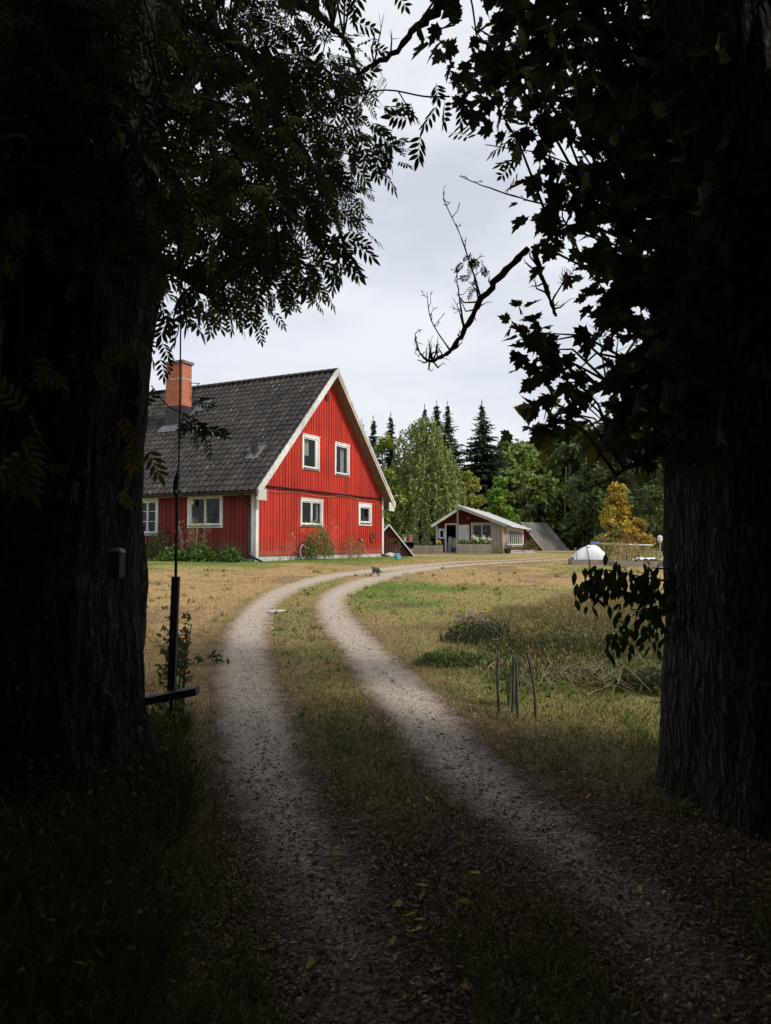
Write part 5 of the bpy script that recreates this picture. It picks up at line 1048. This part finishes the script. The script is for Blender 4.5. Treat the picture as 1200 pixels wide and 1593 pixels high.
def sprays(lm, mb, poly, ncl, nl, drange, rad, kind, size, pal, limbpts, xlim=None, down=.7, asp=1.0):
    xs_ = [p[0] for p in poly]; ys_ = [p[1] for p in poly]; made = 0
    while made < ncl:
        px, py = random.uniform(min(xs_), max(xs_)), random.uniform(min(ys_), max(ys_))
        if not inpoly(px, py, poly): continue
        d = random.uniform(*drange); c = P(px, py, d); rpx = rad / d * F
        # keep the whole spray inside the crown's own outline
        if not all(inpoly(px + rpx * .75 * a, py + rpx * .75 * b, poly) for a, b in ((1, 0), (-1, 0), (0, 1), (0, -1))):
            if random.random() < .8: continue
            r_ = rad * .45
        else: r_ = rad
        k = np.argmin(np.linalg.norm(limbpts - c, axis=1)); q = limbpts[k]
        if mb is not None and random.random() < .6: mb.tube([q, (q + c) / 2 + [0, 0, .12], c], [.012, .008, .003], 5, False)
        n = max(3, int(nl * random.uniform(.6, 1.4) * (1 if r_ == rad else .45))); off = rng.normal(0, .55, (n, 3)) * r_; off[:, 2] *= .8
        dr = nrm(off + rng.normal(0, .5, (n, 3)) * r_) ; dr[:, 2] -= down; s_ = rng.uniform(*size, n)
        lm.add(kind, c + off, dr, rdir(n, 1.1), s_ * asp, s_, cols(n, pal, .35)); made += 1
lm = LM(); mt_ = MB()
sprays(lm, mt_, LEFT, 760, 14, (5.0, 9.5), .34, 'ash', (.18, .31), ASHP, LIMB_L)
sprays(lm, mt_, [(-120, -140), (262, -140), (268, 200), (236, 330), (120, 400), (-120, 380)], 95, 12, (3.75, 4.3), .26, 'ash', (.16, .26), ASHP, LIMB_L)
HOLE = [(470, 200), (612, 200), (560, 290), (556, 440), (400, 480), (400, 300)]
sprays(lm, None, [(380, -40), (590, 110), (600, 230), (550, 340), (550, 430), (420, 460), (300, 420)], 80, 13, (8, 11), .30, 'ash', (.14, .22), ASHP, LIMB_L)
# near sprays: leaves against the sky and against the trunk
for (px, py, d, n, sz_) in ((280, 490, 4.6, 6, .26), (256, 470, 4.4, 5, .24), (350, 470, 5.0, 7, .22), (700, 165, 4.2, 3, .20), (650, 190, 4.2, 5, .24), (630, 170, 4.3, 3, .22), (670, 150, 4.3, 3, .20), (530, 400, 5.2, 5, .24), (500, 360, 5.0, 5, .26), (240, 560, 4.4, 4, .16), (246, 540, 4.4, 3, .16)):
    c = P(px, py, d); off = rng.normal(0, .07, (n, 3)); dr = nrm(rng.normal(0, .6, (n, 3)) + [.15, 0, -.9]); lm.add('ash', c + off + [0, 0, .1], dr, rdir(n) + [0, -.8, .3], sz_, sz_, cols(n, ASHP, .3))
OL = [(.11, .092, .02), (.14, .105, .022), (.07, .07, .018)]
for (px, py, n, sz_) in ((240, 320, 3, .24), (228, 305, 2, .20), (137, 425, 3, .18), (125, 410, 2, .16), (45, 650, 3, .26), (30, 700, 3, .28), (198, 680, 3, .22), (205, 640, 2, .18), (128, 745, 3, .14), (60, 400, 2, .2), (165, 775, 2, .14), (205, 360, 3, .2), (150, 560, 2, .2), (70, 560, 2, .2)):
    c = P(px, py, 4.05); off = rng.normal(0, .05, (n, 3)) * [1, .6, 1]; dr = nrm(rng.normal(0, .6, (n, 3)) * [1, .2, 1] + [.3, 0, -.5]); lm.add('ash', c + off, dr, rng.normal(0, .35, (n, 3)) + [0, -1, .3], sz_, sz_, cols(n, OL, .3))
for (px, py, n, sz_, d) in ((300, 655, 5, .16, 4.6), (322, 672, 4, .15, 4.6), (285, 668, 3, .13, 4.6), (310, 640, 3, .13, 4.7)):
    c = P(px, py, d); off = rng.normal(0, .035, (n, 3)); dr = nrm(rng.normal(0, .6, (n, 3)) + [.1, 0, -.7]); lm.add('ash', c + off, dr, rdir(n) + [0, -.6, .4], sz_, sz_, cols(n, [(.035, .05, .014), (.05, .06, .018)], .3))
mt_.tube(curve([P(236, 600, 4.7), P(262, 632, 4.65), P(300, 650, 4.6), P(322, 668, 4.6)], 4), .004, 5)
mt_.tube(curve([P(540, 150, 5.0), P(600, 140, 4.6), P(660, 150, 4.3), P(700, 150, 4.2)], 4), .005, 5); mt_.tube(curve([P(620, 142, 4.4), P(640, 175, 4.25), P(650, 185, 4.2)], 4), .004, 5)
# unseen leaf shell added overhead, outwards and behind to block sky and sun
def dome(lm, n, sx_, kind, size, pal, asp=1.0):
    made = 0
    while made < n:
        k = 4000; d = rng.normal(0, 1, (k, 3)); d[:, 2] = np.abs(d[:, 2]); d = nrm(d); r = rng.uniform(.78, 1.12, (k, 1)); p = d * np.array([6.4, 6.6, 7.2]) * r + np.array([0, -.8, .35])
        px, py, f = proj(p); infr = (f > .1) & (px > -160) & (px < 1360) & (py > -330) & (py < 1700)
        ok = (p[:, 0] * sx_ > 0) & ~infr & (p[:, 1] < 5.2) & (p[:, 2] > .15) & (np.linalg.norm(p - [0, 0, CZ], axis=1) > 2)
        p = p[ok][:n - made]; q = len(p)
        if q == 0: continue
        s_ = rng.uniform(*size, q); dd = rng.normal(0, 1, (q, 3)); dd[:, 2] -= .5; nr = nrm(np.array([0, -.8, 1.0]) - p) + rng.normal(0, .5, (q, 3)); lm.add(kind, p, dd, nr, s_ * asp, s_, cols(q, pal, .35)); made += q
dome(lm, 10500, -1, 'ash', (.32, .48), ASHP)
LEAF_A = leafmat('ash_leaves', .30, .7, .08)
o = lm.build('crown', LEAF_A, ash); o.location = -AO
o = mt_.build('twigs', BK1, ash); o.location = -AO
# --- right: maple
MO = np.array([2.34, 4.55, gz(0, 4.55)])
maple = thing('maple_tree', 'huge dark maple tree with lobed leaves and bare dead branches', 'tree', tuple(MO))
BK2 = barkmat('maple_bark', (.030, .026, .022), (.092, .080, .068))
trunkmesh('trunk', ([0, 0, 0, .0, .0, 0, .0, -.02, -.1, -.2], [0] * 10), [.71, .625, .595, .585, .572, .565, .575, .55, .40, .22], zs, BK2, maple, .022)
RIGHT = [(1400, -900), (645, -900), (700, -160), (690, -40), (650, 20), (668, 62), (664, 84), (704, 132), (758, 188), (792, 200), (796, 226), (822, 240), (792, 290), (776, 330), (752, 354), (762, 388), (800, 396), (836, 396), (872, 424), (902, 414), (918, 470), (906, 520), (930, 556), (905, 580), (930, 620), (870, 610), (830, 590), (824, 620), (808, 668), (842, 690), (850, 728), (884, 752), (905, 768), (934, 765), (938, 738), (985, 742), (974, 788), (1002, 800), (1040, 780), (1130, 700), (1400, 100)]  # upper part out of view, added to close the light gap overhead
RL = [(780, 486), (800, 470), (852, 500), (872, 548), (905, 590), (905, 640), (850, 640), (818, 575), (790, 520)]
m = MB(); limbs = []
for pts in ([(1190, 90, 4.6), (1000, 60, 5.2), (820, 10, 5.6), (720, -30, 5.8)], [(1170, 300, 4.6), (1020, 330, 5.0), (900, 350, 5.4), (826, 385, 5.6)], [(1160, 200, 4.6), (960, 160, 5.4), (850, 150, 6.0)], [(1170, 480, 4.6), (1030, 520, 5.0), (930, 600, 5.6), (860, 650, 5.9)], [(1160, 620, 4.6), (1040, 690, 4.9), (960, 740, 5.0)], [(720, -60, 5.8), (690, 5, 5.7), (650, 45, 5.7), (610, 85, 5.75), (556, 116, 5.8)]):
    c = twiggy(m, [P(*q) for q in pts], .05, .012, 6, .35); limbs.append(c)
for pts in ([(2.3, 4.5, 5.5), (2.6, 2.5, 6.8), (2.2, -.5, 7.6), (1.5, -3.5, 7.5)], [(2.3, 4.5, 4.5), (4.2, 3.2, 5.8), (5.6, 1.0, 6.2)], [(2.3, 4.6, 6), (1.2, 4.2, 7.6), (.4, 2.8, 8.4)]): limbs.append(twiggy(m, pts, .13, .03, 4, .8))
LIMB_R = np.concatenate(limbs)
o = m.build('limbs', BK2, maple); o.location = -MO
# dead hanging limbs against the sky
m = MB(); D = 5.4
twiggy(m, [P(822, 386, D), P(788, 420, D), P(752, 462, D - .1), P(728, 504, D - .1), P(706, 540, D - .2), P(684, 556, D - .2), P(665, 562, D - .2)], .026, .011, 26, .17)
twiggy(m, [P(665, 562, D - .2), P(652, 545, D - .2), P(646, 520, D - .22)], .009, .003, 8, .12)
twiggy(m, [P(722, 512, D - .1), P(716, 470, D), P(712, 440, D), P(710, 415, D)], .008, .003, 8, .12)
twiggy(m, [P(748, 466, D), P(735, 420, D + .05), P(716, 366, D + .1), P(690, 310, D + .1)], .009, .003, 14, .12)
twiggy(m, [P(832, 390, 5.5), P(842, 425, 5.5), P(852, 455, 5.5), P(866, 492, 5.5)], .021, .012, 10, .2)
twiggy(m, [P(858, 470, 5.5), P(876, 440, 5.5), P(890, 425, 5.5)], .008, .003, 8, .12)
twiggy(m, [P(700, 545, D - .2), P(672, 500, D - .2), P(664, 455, D - .2)], .006, .002, 6, .10)
twiggy(m, [P(905, 262, 5.3), P(840, 238, 5.2), P(800, 232, 5.2), P(755, 225, 5.2)], .006, .003, 2, .08)
twiggy(m, [P(890, 330, 5.3), P(810, 308, 5.2), P(755, 290, 5.2), P(715, 274, 5.2)], .007, .003, 3, .08)
o = m.build('dead_branches', BK2, maple); o.location = -MO
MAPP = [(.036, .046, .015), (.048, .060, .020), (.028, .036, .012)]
lm = LM(); mt_ = MB()
sprays(lm, mt_, RIGHT, 600, 13, (4.0, 7.6), .27, 'maple', (.08, .16), MAPP, LIMB_R, down=.5)
sprays(lm, None, [(1150, -100), (930, -100), (900, 60), (930, 300), (950, 480), (960, 690), (1150, 720)], 130, 15, (4.5, 7.5), .27, 'maple', (.09, .16), MAPP, LIMB_R, down=.5)
sprays(lm, mt_, RL, 16, 8, (4.6, 5.4), .14, 'maple', (.09, .14), MAPP, LIMB_R, down=.5)
for (px, py, d, n, sz_) in ((822, 205, 4.9, 3, .22), (812, 250, 4.9, 3, .2), (850, 215, 4.9, 2, .2)): lm.add('ash', P(px, py, d) + rng.normal(0, .05, (n, 3)), nrm(rng.normal(0, .5, (n, 3)) + [-.8, 0, -.2]), rdir(n) + [0, -.9, .3], sz_, sz_, cols(n, ASHP))
for (px, py, n) in ((738, 415, 5), (745, 440, 5), (742, 455, 5), (732, 405, 4)): lm.add('ash', P(px, py, 5.42) + rng.normal(0, .03, (n, 3)), rdir(n), rdir(n), .11, .11, cols(n, [(.05, .07, .02)]))
YL = [(.20, .18, .04), (.12, .14, .03), (.26, .20, .05)]
for (px, py, d, n) in ((838, 660, 5.6, 5), (850, 640, 5.6, 4), (935, 640, 5.0, 3), (855, 690, 5.6, 3), (960, 600, 5.2, 3), (990, 660, 5.2, 4), (940, 690, 5.0, 3)): lm.add('maple', P(px, py, d) + rng.normal(0, .09, (n, 3)), nrm(rng.normal(0, .6, (n, 3)) + [0, 0, -.5]), rdir(n, .6), .12, .13, cols(n, YL))
# low shoot of hanging leaves at the right trunk
c = twiggy(mt_, [P(1046, 905, 4.3), P(1000, 898, 4.2), P(950, 888, 4.15), P(905, 890, 4.1)], .007, .002, 6, .12); c2 = twiggy(mt_, [P(1044, 940, 4.3), P(1000, 950, 4.2), P(955, 978, 4.15)], .006, .002, 5, .1)
c3 = twiggy(mt_, [P(1044, 885, 4.3), P(1020, 884, 4.25), P(1004, 882, 4.2)], .005, .002, 2, .06)
for cc_, n, s0 in ((c, 190, .068), (c2, 120, .064), (c3, 22, .06)):
    i = rng.integers(0, len(cc_), n); p = np.array(cc_)[i] + rng.normal(0, 1, (n, 3)) * [.04, .07, .055] + [0, 0, -.055]
    lm.add('ovate', p, nrm(rng.normal(0, .28, (n, 3)) + [-.12, 0, -1]), rng.normal(0, .5, (n, 3)) + [0, -1, .4], s0 * .80 * rng.uniform(.75, 1.1, n), s0 * rng.uniform(.8, 1.3, n), cols(n, [(.05, .075, .02), (.075, .095, .026)], .35))
dome(lm, 13000, 1, 'maple', (.22, .34), MAPP)  # maple half of the unseen shell that blocks the light
LEAF_M = leafmat('maple_leaves', .22, .7, .08)
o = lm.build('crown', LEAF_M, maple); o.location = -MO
o = mt_.build('twigs', BK2, maple); o.location = -MO

# box with a rounded lid fixed to the ash trunk
q = P(180, 872, 4.36); t = thing('trunk_box', 'small dark red box with rounded grey lid fixed to the left trunk', 'box', tuple(q)); t.scale = (.50, .55, .5)
n = 14; V = [(x, -.06 * math.cos(0) * 0 + y, z) for x in (-.10, .10) for y, z in []]
m = MB(); m.box(-.075, .075, -.075, .10, -.20, .085).build('body', mat('box_red', (.035, .014, .012), .8), t, bevel=.006)
m = MB(); pr = [(.082 * math.cos(a), .088 + .062 * math.sin(a)) for a in np.linspace(0, math.pi, n)]; V = [(x, y, z) for y in (-.095, .105) for x, z in pr]; m.add(V, [(i, i + 1, n + i + 1, n + i) for i in range(n - 1)] + [tuple(range(n - 1, -1, -1)), tuple(range(n, 2 * n)), (0, n, 2 * n - 1, n - 1)]); m.build('lid', mat('grey_lid', (.10, .10, .105), .6), t, True)

# pole swing hanging from the ash
DS = 5.05; sw = thing('rope_swing', 'dark pole swing with a plank seat hanging on a rope beside the left trunk', 'swing', tuple(P(268, 1078, DS)))
so_ = np.array(P(268, 1078, DS)); L_ = lambda px, py, d=DS: tuple(np.array(P(px, py, d)) - so_)
IRON = mat('dark_timber', (.035, .033, .032), .7, .4, 9, stretch=(4, 4, 1))
MB().tube([L_(300, 60), L_(282, 440), L_(280, 640), L_(278, 740)], .006, 6).tube([L_(276, 765), L_(275, 830), L_(273.5, 905)], [.012, .011, .011], 6).build('rope', mat('dark_rope', (.045, .04, .036), .9, .3, 60), sw)
MB().tube([L_(278, 730), L_(276, 742), L_(274, 752), L_(272.5, 768)], [.010, .019, .022, .016], 8).build('sleeve', BLACKMETAL, sw, True)
MB().tube([L_(272, 762), L_(277, 772)], .022, 8).tube([L_(279, 762), L_(281, 768)], .012, 6).build('shackle', GREYMETAL, sw, True)
MB().bar(L_(274, 897), L_(267, 1074), .050, .045, (0, 1, 0)).build('pole', IRON, sw, bevel=.004)
MB().bar(L_(228, 1090, DS - .02), L_(308, 1074, DS - .02), .05, .11, (0, 1, 0)).build('seat', IRON, sw, bevel=.004)
MB().tube([L_(268, 1085), L_(266, 1105), L_(262, 1118)], [.012, .010, .004], 6).build('tail', mat('dark_rope', (.045, .04, .036)), sw)

# sapling guarded by four stakes
for k, (pt, pb, r_, lb) in enumerate(((((775, 1015)), (777, 1109), .0135, 'leftmost grey stake round the sapling, standing alone'), (((799.5, 1019)), (797, 1108), .0135, 'flat topped stake behind another at the middle of the sapling'), (((803, 1022)), (806, 1117), .012, 'slim stake in front at the middle of the sapling'), (((822, 1018)), (834, 1116), .0125, 'crooked leaning brown stake right of the sapling'))):
    b = np.array(ground_px(*pb)); y = b[1]; B = np.array([b[0], y, gz(*b) - .06]); T_ = P(*pt, y); mid = (B + T_) / 2 + ([.012, 0, 0] if k == 3 else [0, 0, 0])
    m = MB().tube(curve([tuple(B - B), tuple((mid - B) + [rng.normal(0, .004), 0, 0]), tuple(T_ - B)], 5), list(np.linspace(r_ * 1.05, r_ * .9, 11)), 9); o = m.build('wooden_stake', mat('grey_stake', (.10, .085, .072), .9, .45, 8, .3, stretch=(5, 5, 1)), None, True); o.location = tuple(B); setp(o, lb, 'stake', 'stakes round the sapling')
b = ground_px(795, 1100); plants('sapling', 'small feathery green sapling growing between the four stakes', 'sapling', (b[0], b[1] + .05, gz(*b)), (.10, .08), .46, 260, [(.07, .13, .025), (.05, .09, .02)], 'narrow', (.03, .06), stems=4, stempal=(.08, .07, .04), dome=False)
# wild plants
for px, py, e, h, pal, fl_c, lb, nm in ((750, 985, (.5, .38), .34, [(.05, .06, .022), (.07, .08, .03), (.035, .045, .015)], ((.30, .30, .50), 10, .025, (.8, 1.1)), 'dark wild clump with a few pale blue flowers on the right lawn', 'chicory_clump'), (705, 1020, (.42, .28), .15, [(.08, .13, .025), (.11, .16, .035)], None, 'fresh green weed patch at the foot of the blue flowers', 'weed_clump'), (850, 1000, (.7, .45), .30, [(.10, .10, .03), (.15, .12, .05), (.07, .075, .02)], None, 'olive brown weed clump behind the crooked stake', 'weed_clump'), (960, 1000, (.9, .55), .32, [(.12, .115, .035), (.16, .13, .05), (.08, .085, .025)], None, 'wide olive weed clump below the hanging maple shoot', 'weed_clump'), (1015, 1060, (.35, .3), .24, [(.045, .06, .018), (.08, .085, .03)], None, 'dark green weeds beside the foot of the right trunk', 'weed_clump')):
    b = ground_px(px, py + 12); plants(nm, lb, 'wild plant', (b[0], b[1], gz(*b)), e, h, 900, pal, 'narrow', (.04, .09), stems=14, flowers=fl_c, blade=420, stempal=(.11, .09, .04))
# tangle of dry stems
b0 = ground_px(905, 1062); m = MB(); t = thing('dry_stem_heap', 'tangled heap of pale dry stems on the right lawn by the trunk', 'brushwood', (b0[0], b0[1], gz(*b0)))
for _ in range(110):
    x, y = random.gauss(0, .42), random.gauss(0, .40); a = random.uniform(0, 6.28); L1 = random.uniform(.15, .42); z = random.uniform(.02, .16)
    m.tube([(x, y, z), (x + L1 * .5 * math.cos(a), y + L1 * .5 * math.sin(a), z + random.uniform(.02, .12)), (x + L1 * math.cos(a + .5), y + L1 * math.sin(a + .5), max(.01, z - .03))], [.004, .0035, .002], 4, False)
m.build('stems', mat('straw_stems', (.26, .21, .12), .9, .4, 5), t); lm = LM(); n = 700; lm.add('ovate', np.stack([rng.normal(0, .5, n), rng.normal(0, .42, n), rng.uniform(.02, .17, n)], 1), rdir(n), rdir(n, .5), rng.uniform(.02, .05, n), rng.uniform(.03, .07, n), cols(n, [(.07, .085, .025), (.12, .10, .04), (.045, .055, .018)], .4)); lm.build('leaves', leafmat('plant_leaves'), t)
# shrub behind the swing, and a fallen twig of leaves
b = ground_px(252, 1165); plants('young_shrub', 'yellow green young shrub between the left trunk and the swing', 'shrub', (b[0] - .04, b[1] + .45, gz(*b)), (.10, .16), .90, 560, [(.12, .13, .03), (.16, .15, .04), (.08, .09, .022)], 'ovate', (.035, .075), stems=9, stempal=(.07, .05, .03), dome=False)
b = ground_px(315, 1034); t = thing('fallen_twig', 'dark leafy twig standing in the brown litter by the left track', 'twig', (b[0], b[1], gz(*b))); MB().tube(curve([(-.30, -.1, -.01), (-.15, -.03, .05), (0, 0, .10), (.14, 0, .10)], 4), [.006] * 13, 5).build('stem', mat('straw_stems', (.26, .21, .12)), t); lm = LM(); n = 30; lm.add('ovate', rng.normal(0, 1, (n, 3)) * [.09, .05, .018] + [0.02, 0, .085], nrm(rng.normal(0, .5, (n, 3)) + [.5, 0, -.2]), rdir(n, .6), .06, .09, cols(n, [(.025, .045, .013), (.04, .065, .02)])); lm.build('foliage', leafmat('plant_leaves'), t)

# ================================================================== cat
b = ground_px(585, 897); ct = thing('cat', 'grey and white cat walking along the right wheel track', 'cat', (b[0], b[1], gz(*b) + .006), R(246))
def skin(name, chains, mt, parent, lev=2):
    me = bpy.data.meshes.new(name); bm = bmesh.new(); sk = bm.verts.layers.skin.verify(); d = {}
    for ch in chains:
        prev = None
        for key, co, r_ in ch:
            if key not in d: v = bm.verts.new(co); v[sk].radius = (r_ if not isinstance(r_, tuple) else r_[0], r_ if not isinstance(r_, tuple) else r_[1]); d[key] = v
            v = d[key]
            if prev is not None and not bm.edges.get((prev, v)): bm.edges.new((prev, v))
            prev = v
    for i, v in enumerate(bm.verts): v[sk].use_root = (i == 0)
    bm.to_mesh(me); bm.free(); o = linkmesh(name, me, mt, parent); o.modifiers.new('skin', 'SKIN').use_smooth_shade = True
    s_ = o.modifiers.new('sub', 'SUBSURF'); s_.levels = lev; s_.render_levels = lev; return o
def catmat():
    m_, nt, b = newmat('tabby_fur'); tc = nn(nt, 'ShaderNodeTexCoord'); no = nn(nt, 'ShaderNodeTexNoise'); no.inputs['Scale'].default_value = 9; no.inputs['Detail'].default_value = 5
    wv = nn(nt, 'ShaderNodeTexWave'); wv.inputs['Scale'].default_value = 9; wv.inputs['Distortion'].default_value = 5; sx = nn(nt, 'ShaderNodeSeparateXYZ')
    for k in (no, wv, sx): nt.links.new(tc.outputs['Object'], k.inputs[0])
    r = nn(nt, 'ShaderNodeValToRGB'); r.color_ramp.elements[0].color = (.016, .014, .013, 1); r.color_ramp.elements[1].color = (.07, .06, .055, 1); nt.links.new(wv.outputs['Fac'], r.inputs['Fac'])
    ad = nn(nt, 'ShaderNodeMath', operation='MULTIPLY_ADD'); ad.inputs[1].default_value = .12; nt.links.new(no.outputs['Fac'], ad.inputs[0]); nt.links.new(sx.outputs['X'], ad.inputs[2])
    # white bib: front of chest, low
    zz = nn(nt, 'ShaderNodeMath', operation='MULTIPLY_ADD'); zz.inputs[1].default_value = -1.1; nt.links.new(sx.outputs['Z'], zz.inputs[0]); nt.links.new(ad.outputs[0], zz.inputs[2])
    mr = nn(nt, 'ShaderNodeMapRange'); mr.inputs[1].default_value = .045; mr.inputs[2].default_value = .075; nt.links.new(zz.outputs[0], mr.inputs[0])
    mx = nn(nt, 'ShaderNodeMix', data_type='RGBA'); nt.links.new(mr.outputs[0], mx.inputs[0]); nt.links.new(r.outputs[0], mx.inputs[6]); mx.inputs[7].default_value = (.42, .40, .38, 1)
    nt.links.new(mx.outputs[2], b.inputs['Base Color']); b.inputs['Roughness'].default_value = .9; return m_
CM = catmat()
body = [('pel', (-.13, 0, .205), .052), ('mid', (-.03, 0, .200), .058), ('chest', (.10, 0, .205), .056), ('neck', (.165, 0, .225), .040), ('head', (.215, 0, .225), .043), ('muz', (.255, 0, .212), .024)]
ch = [body, [('pel', 0, 0), ('t1', (-.20, 0, .19), .017), ('t2', (-.27, .02, .13), .014), ('t3', (-.33, .03, .10), .013), ('t4', (-.38, .03, .12), .010)]]
for sg, fx, hx in ((1, .05, .03), (-1, -.03, -.05)):
    ch.append([('chest', 0, 0), ('sh%d' % sg, (.105, sg * .035, .16), .030), ('el%d' % sg, (.085 + fx * .4, sg * .038, .10), .019), ('wr%d' % sg, (.10 + fx, sg * .036, .035), .013), ('pw%d' % sg, (.125 + fx, sg * .036, .012), .014)])
    ch.append([('pel', 0, 0), ('hp%d' % sg, (-.14, sg * .036, .15), .037), ('kn%d' % sg, (-.11 + hx * .4, sg * .042, .105), .024), ('hk%d' % sg, (-.175 + hx, sg * .040, .062), .013), ('hf%d' % sg, (-.165 + hx, sg * .040, .022), .012), ('ht%d' % sg, (-.135 + hx, sg * .040, .012), .014)])
cb = skin('body', ch, CM, ct)
for sg in (-1, 1):
    MB().add([(.205, sg * .012, .258), (.205, sg * .040, .245), (.190, sg * .026, .245), (.200, sg * .030, .297)], [(0, 1, 3), (1, 2, 3), (2, 0, 3), (0, 2, 1)]).build('ear', CM, cb)
    bm = MB().lathe([(.001, -.006), (.006, -.003), (.006, .003), (.001, .006)], 8, (.252, sg * .020, .228)).build('eye', mat('cat_eye', (.25, .28, .05), .2), cb)
MB().tube([(.276, 0, .216), (.281, 0, .212)], .006, 6).build('nose', mat('cat_nose', (.25, .10, .09), .6), cb)
